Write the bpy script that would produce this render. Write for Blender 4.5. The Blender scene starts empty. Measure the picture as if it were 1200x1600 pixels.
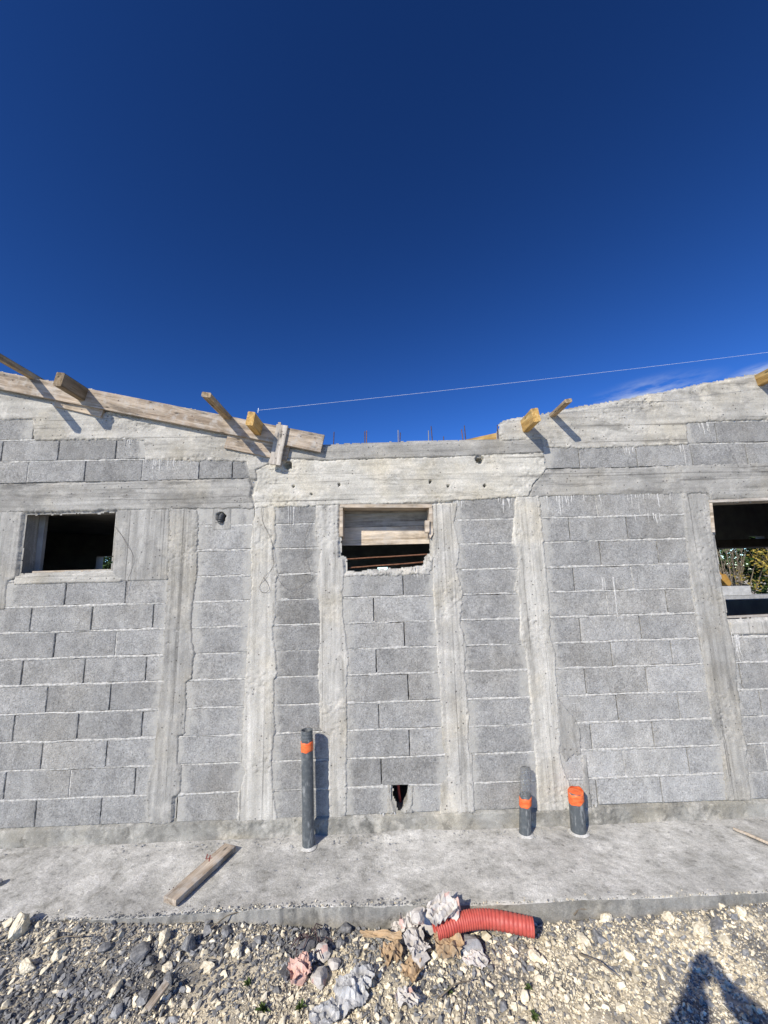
import bpy, bmesh, random
import numpy as np
from math import sin, cos, tan, radians, pi, hypot, atan2
from mathutils import Vector, Matrix
random.seed(7); rng = np.random.default_rng(7)
SC = bpy.context.scene
COL = SC.collection

# ---------------------------------------------------------------- camera model
F, PITCH, ROLL, YAW, D, H = 610.0, radians(9.5), radians(1.55), radians(1.2), 3.31, 1.94
_fw0 = np.array([sin(YAW), cos(YAW), 0.]); _rt0 = np.array([cos(YAW), -sin(YAW), 0.]); _z = np.array([0, 0, 1.])
FW = _fw0 * cos(PITCH) + _z * sin(PITCH); _up0 = -_fw0 * sin(PITCH) + _z * cos(PITCH)
RT = _rt0 * cos(ROLL) - _up0 * sin(ROLL); UP = _up0 * cos(ROLL) + _rt0 * sin(ROLL)
CAM = np.array([0, -D, H])
def ray(x, y): return FW * F + RT * (x - 600) - UP * (y - 800)
SZ = .045                               # level of the slab
def W(x, y, Y=0.0):                       # measured point of the photo -> real point on the plane at depth Y
    d = ray(x, y); return CAM + d * ((Y + D) / d[1])
def G(x, y, Z=0.0):                       # ... -> point on the level Z
    d = ray(x, y); return CAM + d * ((Z - H) / d[2])
def Wxz(pts, Y=0.0): return [(W(a, b, Y)[0], W(a, b, Y)[2]) for a, b in pts]
def X(px, z, Y=0.0):
    py = 900.
    for _ in range(6):
        P = W(px, py, Y); py += (P[2] - z) * 180
    return W(px, py, Y)[0]

# ---------------------------------------------------------------- noise
def _hash(i, j, s):
    n = (i * 374761393 + j * 668265263 + s * 974634777) & 0x7fffffff
    n = ((n ^ (n >> 13)) * 1274126177) & 0x7fffffff
    n = n ^ (n >> 16)
    return (n & 0xffff) / 65535.0
def vn(x, y, s=0):
    x = np.asarray(x, float); y = np.asarray(y, float)
    i = np.floor(x).astype(np.int64); j = np.floor(y).astype(np.int64)
    u = x - i; v = y - j; u = u*u*(3-2*u); v = v*v*(3-2*v)
    return (_hash(i, j, s)*(1-u)*(1-v) + _hash(i+1, j, s)*u*(1-v) + _hash(i, j+1, s)*(1-u)*v + _hash(i+1, j+1, s)*u*v) * 2 - 1
def fbm(x, y, s=0, o=4):
    t = 0; a = 1; n = 0
    for k in range(o):
        t = t + a * vn(np.asarray(x) * 2**k + k*17.3, np.asarray(y) * 2**k - k*9.1, s + k); n += a; a *= .55
    return t / n
def sdf(px, py, poly):
    d = np.full(px.shape, 1e9); ins = np.zeros(px.shape, bool); n = len(poly)
    for k in range(n):
        ax, ay = poly[k]; bx, by = poly[(k+1) % n]
        ex, ey = bx-ax, by-ay; wx, wy = px-ax, py-ay
        t = np.clip((wx*ex + wy*ey) / (ex*ex + ey*ey + 1e-12), 0, 1)
        d = np.minimum(d, np.hypot(wx - ex*t, wy - ey*t))
        c = ((ay > py) != (by > py)) & (px < ex * (py-ay) / ((by-ay) if by != ay else 1e-12) + ax)
        ins ^= c
    return np.where(ins, d, -d)
def sstep(a, b, x):
    t = np.clip((x-a)/(b-a), 0, 1); return t*t*(3-2*t)

# ---------------------------------------------------------------- mesh builder
class MB:
    def __init__(s): s.v = []; s.f = []; s.t = []; s.n = 0; s.sm = []; s.e = []
    def add(s, verts, faces, tone=1.0, smooth=False, smear=None):
        o = s.n; s.v.extend([tuple(map(float, p)) for p in verts]); s.n += len(verts)
        s.t.extend([tone]*len(verts) if np.isscalar(tone) else list(tone))
        s.e.extend([0.0]*len(verts) if smear is None else [float(q) for q in smear])
        for f in faces: s.f.append(tuple(int(i)+o for i in f)); s.sm.append(smooth)
        return s
    def box(s, x0, x1, y0, y1, z0, z1, tone=1.0, M=None):
        v = [Vector((x, y, z)) for x in (x0, x1) for y in (y0, y1) for z in (z0, z1)]
        if M is not None: v = [M @ p for p in v]
        return s.add(v, [(0,1,3,2),(4,6,7,5),(0,4,5,1),(2,3,7,6),(0,2,6,4),(1,5,7,3)], tone)
    def prism(s, poly, y0, y1, tone=1.0):         # polygon in XZ extruded along Y
        n = len(poly)
        a = sum(poly[i][0]*poly[(i+1)%n][1] - poly[(i+1)%n][0]*poly[i][1] for i in range(n))
        if a < 0: poly = poly[::-1]
        v = [(x, y0, z) for x, z in poly] + [(x, y1, z) for x, z in poly]
        f = [tuple(range(n)), tuple(range(2*n-1, n-1, -1))] + [(i, i+n, (i+1)%n+n, (i+1)%n) for i in range(n)]
        return s.add(v, f, tone)
    def tube(s, pts, r, n=8, tone=1.0, cap=True, smooth=True):
        pts = [Vector(p) for p in pts]; m = len(pts); rs = [r]*m if np.isscalar(r) else r
        vs = []; fs = []; ref = None
        for i, p in enumerate(pts):
            d = (pts[min(i+1, m-1)] - pts[max(i-1, 0)]).normalized()
            if ref is None:
                ref = Vector((0, 0, 1)) if abs(d.z) < .9 else Vector((1, 0, 0))
            a = d.cross(ref).normalized(); b = d.cross(a).normalized(); ref = a.cross(d).normalized() if False else ref
            for k in range(n):
                t = 2*pi*k/n; vs.append(p + (a*cos(t) + b*sin(t))*rs[i])
        for i in range(m-1):
            for k in range(n):
                fs.append((i*n+k, i*n+(k+1)%n, (i+1)*n+(k+1)%n, (i+1)*n+k))
        s.add(vs, fs, tone, smooth)
        if cap:
            s.add([vs[k] for k in range(n)], [tuple(range(n))], tone)
            s.add([vs[(m-1)*n+k] for k in range(n)], [tuple(range(n-1, -1, -1))], tone)
        return s
    def build(s, name, mat, parent=None, fix=True):
        me = bpy.data.meshes.new(name); me.from_pydata(s.v, [], s.f); 
        a = me.attributes.new('tone', 'FLOAT', 'POINT'); a.data.foreach_set('value', np.array(s.t, dtype=np.float32))
        if any(s.e): b = me.attributes.new('smear', 'FLOAT', 'POINT'); b.data.foreach_set('value', np.array(s.e, dtype=np.float32))
        me.polygons.foreach_set('use_smooth', s.sm)
        if fix:
            bm = bmesh.new(); bm.from_mesh(me); bmesh.ops.recalc_face_normals(bm, faces=bm.faces); bm.to_mesh(me); bm.free()
        me.materials.append(mat); me.update()
        o = bpy.data.objects.new(name, me); COL.objects.link(o)
        if parent is not None: o.parent = parent
        return o
def arrobj(name, V, Q, tone, mat, parent=None, smooth=False):      # big numpy mesh, faces all of one size
    me = bpy.data.meshes.new(name); k = Q.shape[1]
    me.vertices.add(len(V)); me.vertices.foreach_set('co', np.ascontiguousarray(V, dtype=np.float32).ravel())
    me.loops.add(Q.size); me.loops.foreach_set('vertex_index', np.ascontiguousarray(Q, dtype=np.int32).ravel())
    me.polygons.add(len(Q)); me.polygons.foreach_set('loop_start', np.arange(0, Q.size, k, dtype=np.int32))
    me.polygons.foreach_set('use_smooth', np.full(len(Q), smooth))
    a = me.attributes.new('tone', 'FLOAT', 'POINT'); a.data.foreach_set('value', np.asarray(tone, dtype=np.float32))
    me.materials.append(mat); me.update(calc_edges=True); me.validate()
    o = bpy.data.objects.new(name, me); COL.objects.link(o)
    if parent is not None: o.parent = parent
    return o
def empty(name, loc=(0, 0, 0), rot=(0, 0, 0)):
    o = bpy.data.objects.new(name, None); o.location = loc; o.rotation_euler = rot; o.empty_display_size = .1
    COL.objects.link(o); return o
def tag(o, label, cat, group=None, kind=None):
    o['label'] = label; o['category'] = cat
    if group: o['group'] = group
    if kind: o['kind'] = kind
    return o

# ---------------------------------------------------------------- materials
class NT:
    def __init__(s, name):
        s.m = bpy.data.materials.new(name); s.m.use_nodes = True; s.t = s.m.node_tree
        s.b = s.t.nodes['Principled BSDF']; s.b.inputs['Specular IOR Level'].default_value = .25
        s.b.inputs['Roughness'].default_value = .9
        c = s.t.nodes.new('ShaderNodeTexCoord'); s.obj = c.outputs['Object']; s.gen = c.outputs['Generated']
    def new(s, t, **k):
        n = s.t.nodes.new(t)
        for a, b in k.items(): setattr(n, a, b)
        return n
    def put(s, sock, v):
        if isinstance(v, bpy.types.NodeSocket): s.t.links.new(v, sock)
        elif isinstance(v, (tuple, list)) and len(v) == 3 and sock.type == 'RGBA': sock.default_value = (*v, 1)
        else: sock.default_value = v
    def vec(s, scale=(1, 1, 1), src=None, loc=(0, 0, 0)):
        n = s.new('ShaderNodeMapping'); s.put(n.inputs['Vector'], src or s.obj); n.inputs['Scale'].default_value = scale; n.inputs['Location'].default_value = loc
        return n.outputs[0]
    def noise(s, scale, detail=3, rough=.55, vec=None, dist=0):
        n = s.new('ShaderNodeTexNoise'); s.put(n.inputs['Vector'], vec or s.obj)
        n.inputs['Scale'].default_value = scale; n.inputs['Detail'].default_value = detail; n.inputs['Roughness'].default_value = rough; n.inputs['Distortion'].default_value = dist
        return n.outputs['Fac']
    def voro(s, scale, vec=None, feature='F1', out='Distance', rnd=1):
        n = s.new('ShaderNodeTexVoronoi', feature=feature); s.put(n.inputs['Vector'], vec or s.obj); n.inputs['Scale'].default_value = scale
        n.inputs['Randomness'].default_value = rnd
        return n.outputs[out]
    def ramp(s, fac, stops, interp='LINEAR'):
        n = s.new('ShaderNodeValToRGB'); s.put(n.inputs[0], fac); e = n.color_ramp.elements; n.color_ramp.interpolation = interp
        for i, (p, c) in enumerate(stops):
            el = e[i] if i < 2 else e.new(p)
            el.position = p; el.color = (*c, 1) if not np.isscalar(c) else (c, c, c, 1)
        return n.outputs[0]
    def mix(s, f, a, b, mode='MIX'):
        n = s.new('ShaderNodeMix', data_type='RGBA', blend_type=mode)
        s.put(n.inputs[0], f); s.put(n.inputs[6], a); s.put(n.inputs[7], b); return n.outputs[2]
    def math(s, op, a, b=0.0, clamp=False):
        n = s.new('ShaderNodeMath', operation=op, use_clamp=clamp); s.put(n.inputs[0], a); s.put(n.inputs[1], b); return n.outputs[0]
    def attr(s, name='tone'):
        n = s.new('ShaderNodeAttribute', attribute_name=name); return n.outputs['Fac']
    def gray(s, v):
        n = s.new('ShaderNodeCombineColor'); [s.put(n.inputs[i], v) for i in range(3)]; return n.outputs[0]
    def tint(s, col, v): return s.mix(1.0, col, s.gray(v), 'MULTIPLY')
    def bump(s, h, dist=.003, strength=1.0, prev=None):
        n = s.new('ShaderNodeBump'); s.put(n.inputs['Height'], h); n.inputs['Distance'].default_value = dist; n.inputs['Strength'].default_value = strength
        if prev is not None: s.t.links.new(prev, n.inputs['Normal'])
        return n.outputs[0]
    def out(s, col=None, normal=None, rough=None, spec=None):
        if col is not None: s.put(s.b.inputs['Base Color'], col)
        if normal is not None: s.t.links.new(normal, s.b.inputs['Normal'])
        if rough is not None: s.put(s.b.inputs['Roughness'], rough)
        if spec is not None: s.b.inputs['Specular IOR Level'].default_value = spec
        return s.m

def m_block():
    n = NT('block'); t = n.attr()
    cv = n.new('ShaderNodeVectorMath', operation='ADD'); n.put(cv.inputs[0], n.obj); n.put(cv.inputs[1], n.mix(1, (37., 11., 23.), n.gray(t), 'MULTIPLY'))
    cv = cv.outputs[0]
    g = n.math('ADD', n.math('MULTIPLY', n.noise(92, 4, .65, cv), .72), n.math('MULTIPLY', n.noise(38, 3, .6, cv), .28))
    col = n.ramp(g, [(.28, (.10, .10, .098)), (.44, (.245, .244, .238)), (.57, (.32, .318, .31)), (.74, (.53, .525, .51))])
    pit = n.ramp(n.voro(62, cv), [(.10, .30), (.24, 1.0)])
    col = n.mix(.55, col, n.mix(1, col, pit, 'MULTIPLY'))
    big = n.ramp(n.noise(6.5, 6, .65, cv), [(.3, .76), (.68, 1.14)])
    col = n.mix(1, col, big, 'MULTIPLY')
    warm = n.ramp(n.noise(2.2, 3), [(.45, 0), (.7, .5)])
    col = n.mix(warm, col, n.mix(1, col, (1.04, .99, .90), 'MULTIPLY'))
    dust = n.ramp(n.noise(9, 6, .7, n.vec((1, 1, .45))), [(.52, 0), (.74, .55)])
    col = n.mix(dust, col, (.44, .435, .415))
    col = n.tint(col, t)
    sa = n.attr('smear'); sn = n.noise(13, 6, .7)
    sf = n.ramp(n.math('ADD', n.math('MULTIPLY', sa, .62), n.math('SUBTRACT', sn, .42)), [(.18, 0), (.42, .85)])
    col = n.mix(sf, col, n.mix(sn, (.30, .293, .27), (.47, .46, .43)))
    b = n.bump(g, .006, .9); b = n.bump(n.ramp(n.voro(95), [(0, 0), (.35, 1)]), .003, .7, b)
    return n.out(col, b, .95, .15)
def m_conc(name, a, b, axis='z', warm=0.0, pits=1.0, dark=.6, pale=.5, lines=.5):
    n = NT(name); s = (22, 22, .9) if axis == 'z' else ((1.1, 14, 16) if axis == 'x' else (4, 4, 4))
    st = n.noise(1.0, 5, .62, n.vec(s), .4)
    col = n.ramp(st, [(.32, a), (.66, b)])
    bl = n.noise(3.2, 6, .65)
    col = n.mix(1, col, n.ramp(bl, [(.28, dark), (.52, 1.0), (.8, 1.12)]), 'MULTIPLY')
    pp = n.ramp(n.noise(6.5, 7, .7, n.vec(loc=(3, 7, 1))), [(.53, 0), (.66, pale)])
    col = n.mix(pp, col, (.60, .575, .52))
    wm = n.ramp(n.noise(2.3, 4, .6, n.vec(loc=(9, 2, 5))), [(.48, 0), (.7, 1)])
    col = n.mix(n.math('MULTIPLY', wm, warm), col, n.mix(1, col, (1.08, .96, .72), 'MULTIPLY'))
    # thin board joints and hairlines along the grain
    s2 = (55, 55, .4) if axis == 'z' else (.5, 42, 42)
    if axis != 'n':
        hl = n.ramp(n.noise(1.0, 2, .5, n.vec(s2, loc=(1, 1, 4))), [(.31, 1 - lines), (.37, 1)])
        col = n.mix(1, col, hl, 'MULTIPLY')
    sk = n.noise(1.0, 6, .68, n.vec((2.2, 9, 12) if axis == 'x' else ((12, 12, 2.0) if axis == 'z' else (11, 11, 11)), loc=(5, 2, 8)), .6)
    col = n.mix(1, col, n.ramp(sk, [(.34, .60 if axis != 'z' else .74), (.44, .95), (.6, 1.05)]), 'MULTIPLY')
    mo = n.noise(24, 6, .75, n.vec((1, 1, .55) if axis == 'z' else (.6, 1, 1))); col = n.mix(1, col, n.ramp(mo, [(.30, .84), (.44, 1.0), (.62, 1.06)]), 'MULTIPLY')
    ck = n.voro(2.4, n.vec((1.6, 1, .55) if axis == 'z' else (.6, 1, 1.5), loc=(2.2, .4, .9)), 'DISTANCE_TO_EDGE')
    ckm = n.math('MULTIPLY', n.ramp(n.math('ADD', ck, n.math('MULTIPLY', n.math('SUBTRACT', n.noise(9, 5, .7), .5), .16)), [(.0, 1), (.006, 0)]), n.ramp(n.noise(2.1, 2, .5, n.vec(loc=(7, 7, 7))), [(.56, 0), (.62, .22)]))
    col = n.mix(ckm, col, (.12, .115, .105))
    sp = n.noise(150, 2, .6); col = n.mix(1, col, n.ramp(sp, [(.3, .8), (.7, 1.15)]), 'MULTIPLY')
    vd = n.voro(26); vc = n.voro(26, out='Color')
    pm = n.math('MULTIPLY', n.ramp(vd, [(.10, 1), (.17, 0)]), n.ramp(vc, [(.72, 0), (.78, 1)]))
    col = n.mix(n.math('MULTIPLY', pm, .75 * pits), col, (.07, .068, .065))
    h = n.math('ADD', n.math('MULTIPLY', n.noise(38, 6, .7), 1.0), n.math('MULTIPLY', st, .5))
    h = n.math('SUBTRACT', h, n.math('MULTIPLY', pm, 1.2 * pits))
    return n.out(col, n.bump(h, .006, .8), .92, .2)
def m_simple(name, a, b, scale=30, rough=.85, bd=.003, detail=4, tone=False, spec=.25, lo=.35, hi=.65):
    n = NT(name); g = n.noise(scale, detail, .6)
    col = n.ramp(g, [(lo, a), (hi, b)])
    if tone: col = n.tint(col, n.attr())
    return n.out(col, n.bump(g, bd, .7) if bd else None, rough, spec)
def m_wood(name, a, b, c, knots=True, cement=0.0):
    n = NT(name)
    v = n.vec((1.0, 16, 16)); g = n.noise(1.6, 5, .6, v, 1.2)
    col = n.ramp(g, [(.28, a), (.46, b), (.68, c)])
    dk = n.ramp(n.noise(1.0, 6, .7, n.vec((1.6, 14, 14), loc=(3, 5, 2)), .8), [(.36, .5), (.5, 1)]); col = n.mix(1, col, dk, 'MULTIPLY')
    fine = n.noise(2.0, 3, .6, n.vec((5, 110, 110))); col = n.mix(1, col, n.ramp(fine, [(.3, .72), (.65, 1.1)]), 'MULTIPLY')
    st = n.noise(5, 5, .65); col = n.mix(1, col, n.ramp(st, [(.3, .68), (.6, 1.08)]), 'MULTIPLY')
    if knots:
        vv = n.vec((3.2, 9, 9)); k = n.ramp(n.voro(1.5, vv), [(.06, .25), (.14, .9), (.2, 1)])
        col = n.mix(1, col, k, 'MULTIPLY')
    if cement:
        cm = n.ramp(n.noise(11, 6, .7, n.vec(loc=(4, 4, 4))), [(.5, 0), (.64, cement)]); col = n.mix(cm, col, (.42, .40, .37))
    col = n.tint(col, n.attr())
    return n.out(col, n.bump(n.math('ADD', g, fine), .002, .6), .8, .25)
def m_rock(name, stops, sc=60):
    n = NT(name); g = n.noise(sc, 5, .65); col = n.ramp(g, stops)
    col = n.mix(1, col, n.ramp(n.noise(9, 3), [(.3, .8), (.7, 1.15)]), 'MULTIPLY')
    col = n.tint(col, n.attr())
    return n.out(col, n.bump(g, .003, .8), .92, .2)

M = {}
M['block'] = m_block()
M['column'] = m_conc('column', (.33, .32, .293), (.50, .487, .455), 'z', .35, 1, .74, .5, .35)
M['column_warm'] = m_conc('column_warm', (.36, .348, .315), (.53, .515, .475), 'z', .4, .8, .78, .55, .4)
M['column_gray'] = m_conc('column_gray', (.245, .24, .225), (.37, .362, .34), 'z', .35, .8, .72, .3, .4)
M['beam_gray'] = m_conc('beam_gray', (.24, .234, .218), (.36, .352, .33), 'x', .3, .9, .65, .3, .4)
M['beam_cream'] = m_conc('beam_cream', (.36, .347, .31), (.53, .512, .46), 'x', .38, .9, .72, .75, .55)
M['parapet'] = m_conc('parapet', (.31, .30, .275), (.47, .455, .415), 'x', .35, 1, .62, .6, .4)
M['footing'] = m_conc('footing', (.20, .195, .175), (.33, .323, .295), 'n', .4, .5, .52, .45)
def m_slab():
    n = NT('slab'); w = n.vec((1, 1.1, 1))
    a = n.noise(6, 9, .74, w, .2); b = n.noise(19, 8, .74, n.vec((1, 1.15, 1), loc=(3, 1, 0)), 0)
    col = n.ramp(a, [(.36, (.34, .333, .305)), (.44, (.47, .462, .43)), (.54, (.55, .54, .505)), (.64, (.68, .668, .63))])
    col = n.mix(1, col, n.ramp(b, [(.33, .62), (.45, .98), (.7, 1.15)]), 'MULTIPLY')
    col = n.mix(1, col, n.ramp(n.noise(1.7, 4, .6), [(.34, .76), (.6, 1.05)]), 'MULTIPLY')
    vd = n.voro(15); vc = n.voro(15, out='Color')
    pm = n.math('MULTIPLY', n.ramp(n.math('ADD', vd, n.math('MULTIPLY', n.noise(40, 3), .25)), [(.24, 1), (.32, 0)]), n.ramp(vc, [(.66, 0), (.7, 1)]))
    col = n.mix(n.math('MULTIPLY', pm, .55), col, (.15, .148, .14))
    col = n.mix(1, col, n.ramp(n.noise(140, 3, .7), [(.3, .72), (.7, 1.2)]), 'MULTIPLY')
    h = n.math('ADD', n.noise(48, 8, .78), n.math('MULTIPLY', a, .8))
    return n.out(col, n.bump(h, .009, .85), .93, .15)
M['slab'] = m_slab()
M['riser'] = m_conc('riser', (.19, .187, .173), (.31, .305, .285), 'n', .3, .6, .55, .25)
M['mortar'] = m_simple('mortar', (.27, .265, .25), (.56, .55, .52), 45, .95, .006)
M['drip'] = m_simple('drip', (.30, .30, .29), (.60, .59, .57), 60, .9, .004)
M['wood_old'] = m_wood('wood_old', (.19, .145, .105), (.36, .29, .22), (.52, .45, .37), True, .7)
M['wood_pale'] = m_wood('wood_pale', (.34, .27, .19), (.52, .43, .33), (.64, .56, .46), True, .45)
M['wood_gray'] = m_wood('wood_gray', (.26, .225, .19), (.42, .38, .33), (.55, .51, .46), True, .6)
M['wood_yellow'] = m_wood('wood_yellow', (.30, .17, .045), (.55, .34, .11), (.68, .48, .20), True, .1)
M['wood_dark'] = m_wood('wood_dark', (.12, .085, .05), (.22, .16, .095), (.34, .26, .17), True, .15)
M['inside'] = m_simple('inside', (.26, .26, .26), (.38, .38, .37), 6, .95, .004)
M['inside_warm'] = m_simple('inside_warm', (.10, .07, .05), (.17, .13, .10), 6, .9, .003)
M['rust'] = m_simple('rust', (.10, .04, .02), (.24, .12, .07), 60, .8, .002)
M['rust_dark'] = m_simple('rust_dark', (.05, .035, .04), (.12, .08, .08), 60, .8, .002)
M['steel'] = m_simple('steel', (.16, .16, .17), (.3, .3, .32), 60, .6, 0)
M['wire'] = m_simple('wire', (.07, .06, .05), (.12, .1, .09), 60, .6, 0)
M['string'] = m_simple('string', (.6, .65, .72), (.75, .78, .82), 60, .8, 0)
M['black_plastic'] = m_simple('black_plastic', (.02, .022, .025), (.05, .055, .06), 40, .5, 0, spec=.4)
M['dark'] = m_simple('dark', (.02, .02, .02), (.04, .04, .04), 20, .9, 0)
def m_pipe():
    n = NT('pvc'); g = n.noise(1, 5, .65, n.vec((22, 22, 5)))
    col = n.mix(n.ramp(g, [(.55, 0), (.66, .75)]), (.075, .085, .092), (.34, .35, .35))
    dust = n.ramp(n.noise(30, 6, .7), [(.5, 0), (.72, .45)]); col = n.mix(dust, col, (.25, .26, .26))
    return n.out(col, n.bump(g, .0015, .3), n.ramp(g, [(.3, .38), (.7, .75)]), .45)
M['pvc'] = m_pipe()
def m_tape(name, c0, c1):
    n = NT(name); g = n.noise(1, 4, .6, n.vec((20, 20, 60)))
    return n.out(n.ramp(g, [(.3, c0), (.7, c1)]), n.bump(g, .003, .6), .5, .4)
M['orange'] = m_tape('orange', (.62, .085, .02), (.80, .20, .06))
def m_film():
    n = NT('film'); g = n.noise(1, 5, .65, n.vec((60, 60, 24)), 1.5); 
    n.put(n.b.inputs['Alpha'], n.ramp(g, [(.40, .28), (.58, .5), (.70, .95)]))
    return n.out(n.ramp(g, [(.45, (.20, .21, .215)), (.66, (.30, .31, .31)), (.74, (.85, .86, .85))]), n.bump(g, .01, .9), .25, .5)
M['film'] = m_film()
def m_conduit():
    n = NT('red_conduit'); g = n.noise(25, 5, .6)
    d = n.ramp(n.noise(9, 5, .65), [(.5, 0), (.75, .5)])
    col = n.mix(d, n.ramp(g, [(.3, (.38, .058, .045)), (.7, (.52, .105, .08))]), (.50, .25, .20))
    return n.out(col, None, .5, .4)
M['red'] = m_conduit()
M['red_in'] = m_simple('red_in', (.35, .07, .05), (.5, .12, .09), 30, .5, 0)
def m_paper(name, base, ink, amt, rough=.75):
    n = NT(name); k = n.ramp(n.noise(17, 4, .6), [(.66-amt*.1, 0), (.69-amt*.1, 1)])
    dirt = n.ramp(n.noise(8, 6, .7), [(.35, .6), (.6, 1)])
    col = n.mix(1, n.mix(n.math('MULTIPLY', k, amt), base, ink), dirt, 'MULTIPLY')
    g = n.noise(30, 5, .7)
    return n.out(col, n.bump(g, .006, .6), rough, .3)
M['paper_white'] = m_paper('paper_white', (.62, .585, .545), (.60, .22, .15), .45)
M['paper_pink'] = m_paper('paper_pink', (.66, .43, .36), (.50, .20, .14), .5)
M['paper_kraft'] = m_paper('paper_kraft', (.46, .33, .20), (.56, .45, .31), .6)
M['plastic_gray'] = m_paper('plastic_gray', (.47, .47, .465), (.26, .265, .27), .6, .3)
M['plastic_dark'] = m_paper('plastic_dark', (.13, .13, .14), (.3, .3, .3), .5, .5)
M['stone_gray'] = m_rock('stone_gray', [(.3, (.125, .128, .132)), (.52, (.215, .217, .22)), (.72, (.38, .37, .345))])
M['stone_pale'] = m_rock('stone_pale', [(.3, (.24, .245, .25)), (.7, (.40, .40, .395))])
M['stone_cream'] = m_rock('stone_cream', [(.3, (.56, .48, .34)), (.55, (.74, .67, .52)), (.75, (.83, .79, .68))])
def m_soil():
    n = NT('soil'); g = n.noise(70, 5, .7)
    cream = n.ramp(g, [(.28, (.50, .425, .30)), (.5, (.68, .605, .46)), (.72, (.80, .74, .60))])
    gray = n.ramp(g, [(.3, (.09, .09, .092)), (.6, (.19, .188, .185)), (.8, (.38, .36, .31))])
    col = n.mix(n.ramp(n.noise(2.5, 5, .7), [(.42, 0), (.6, .9)]), cream, gray)
    return n.out(col, n.bump(g, .01, .9), .95, .1)
M['soil'] = m_soil()
M['leaf_dark'] = m_simple('leaf_dark', (.012, .028, .008), (.05, .085, .022), 6, .6, 0, tone=True)
M['leaf_yellow'] = m_simple('leaf_yellow', (.14, .115, .02), (.33, .25, .05), 6, .6, 0, tone=True)
M['weed'] = m_simple('weed', (.045, .075, .02), (.10, .14, .04), 20, .6, 0)
M['bark'] = m_simple('bark', (.11, .09, .065), (.24, .20, .15), 20, .9, .005)
M['excavator_yellow'] = m_simple('excavator_yellow', (.30, .16, .03), (.42, .24, .06), 10, .5, 0)
M['steel_dark'] = m_simple('steel_dark', (.025, .026, .03), (.06, .06, .065), 20, .5, 0)
M['glass_dark'] = m_simple('glass_dark', (.02, .025, .03), (.03, .035, .04), 5, .1, 0, spec=.5)
M['ink'] = m_simple('ink', (.20, .025, .02), (.30, .05, .04), 60, .8, 0)
M['skin'] = m_simple('skin', (.30, .17, .11), (.36, .21, .14), 30, .6, 0)
M['shirt'] = m_simple('shirt', (.05, .07, .11), (.08, .10, .15), 40, .9, .001)
M['trousers'] = m_simple('trousers', (.03, .035, .05), (.05, .055, .07), 40, .9, .001)
M['hair'] = m_simple('hair', (.012, .009, .007), (.03, .022, .016), 60, .7, 0)
M['boots'] = m_simple('boots', (.06, .04, .025), (.1, .07, .045), 30, .7, 0)

# ================================================================ THE BUILDING
BL = empty('block_building')
tag(BL, 'unfinished grey concrete block building with cast columns, ring beam and three small window openings', 'building')
YB = .165                                   # back of the outer leaf
XL, XR = -5.8, 6.4
ZC = [.160, .353, .557, .757, .962, 1.172, 1.372, 1.577, 1.780, 1.985, 2.200, 2.408, 2.612]

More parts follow.
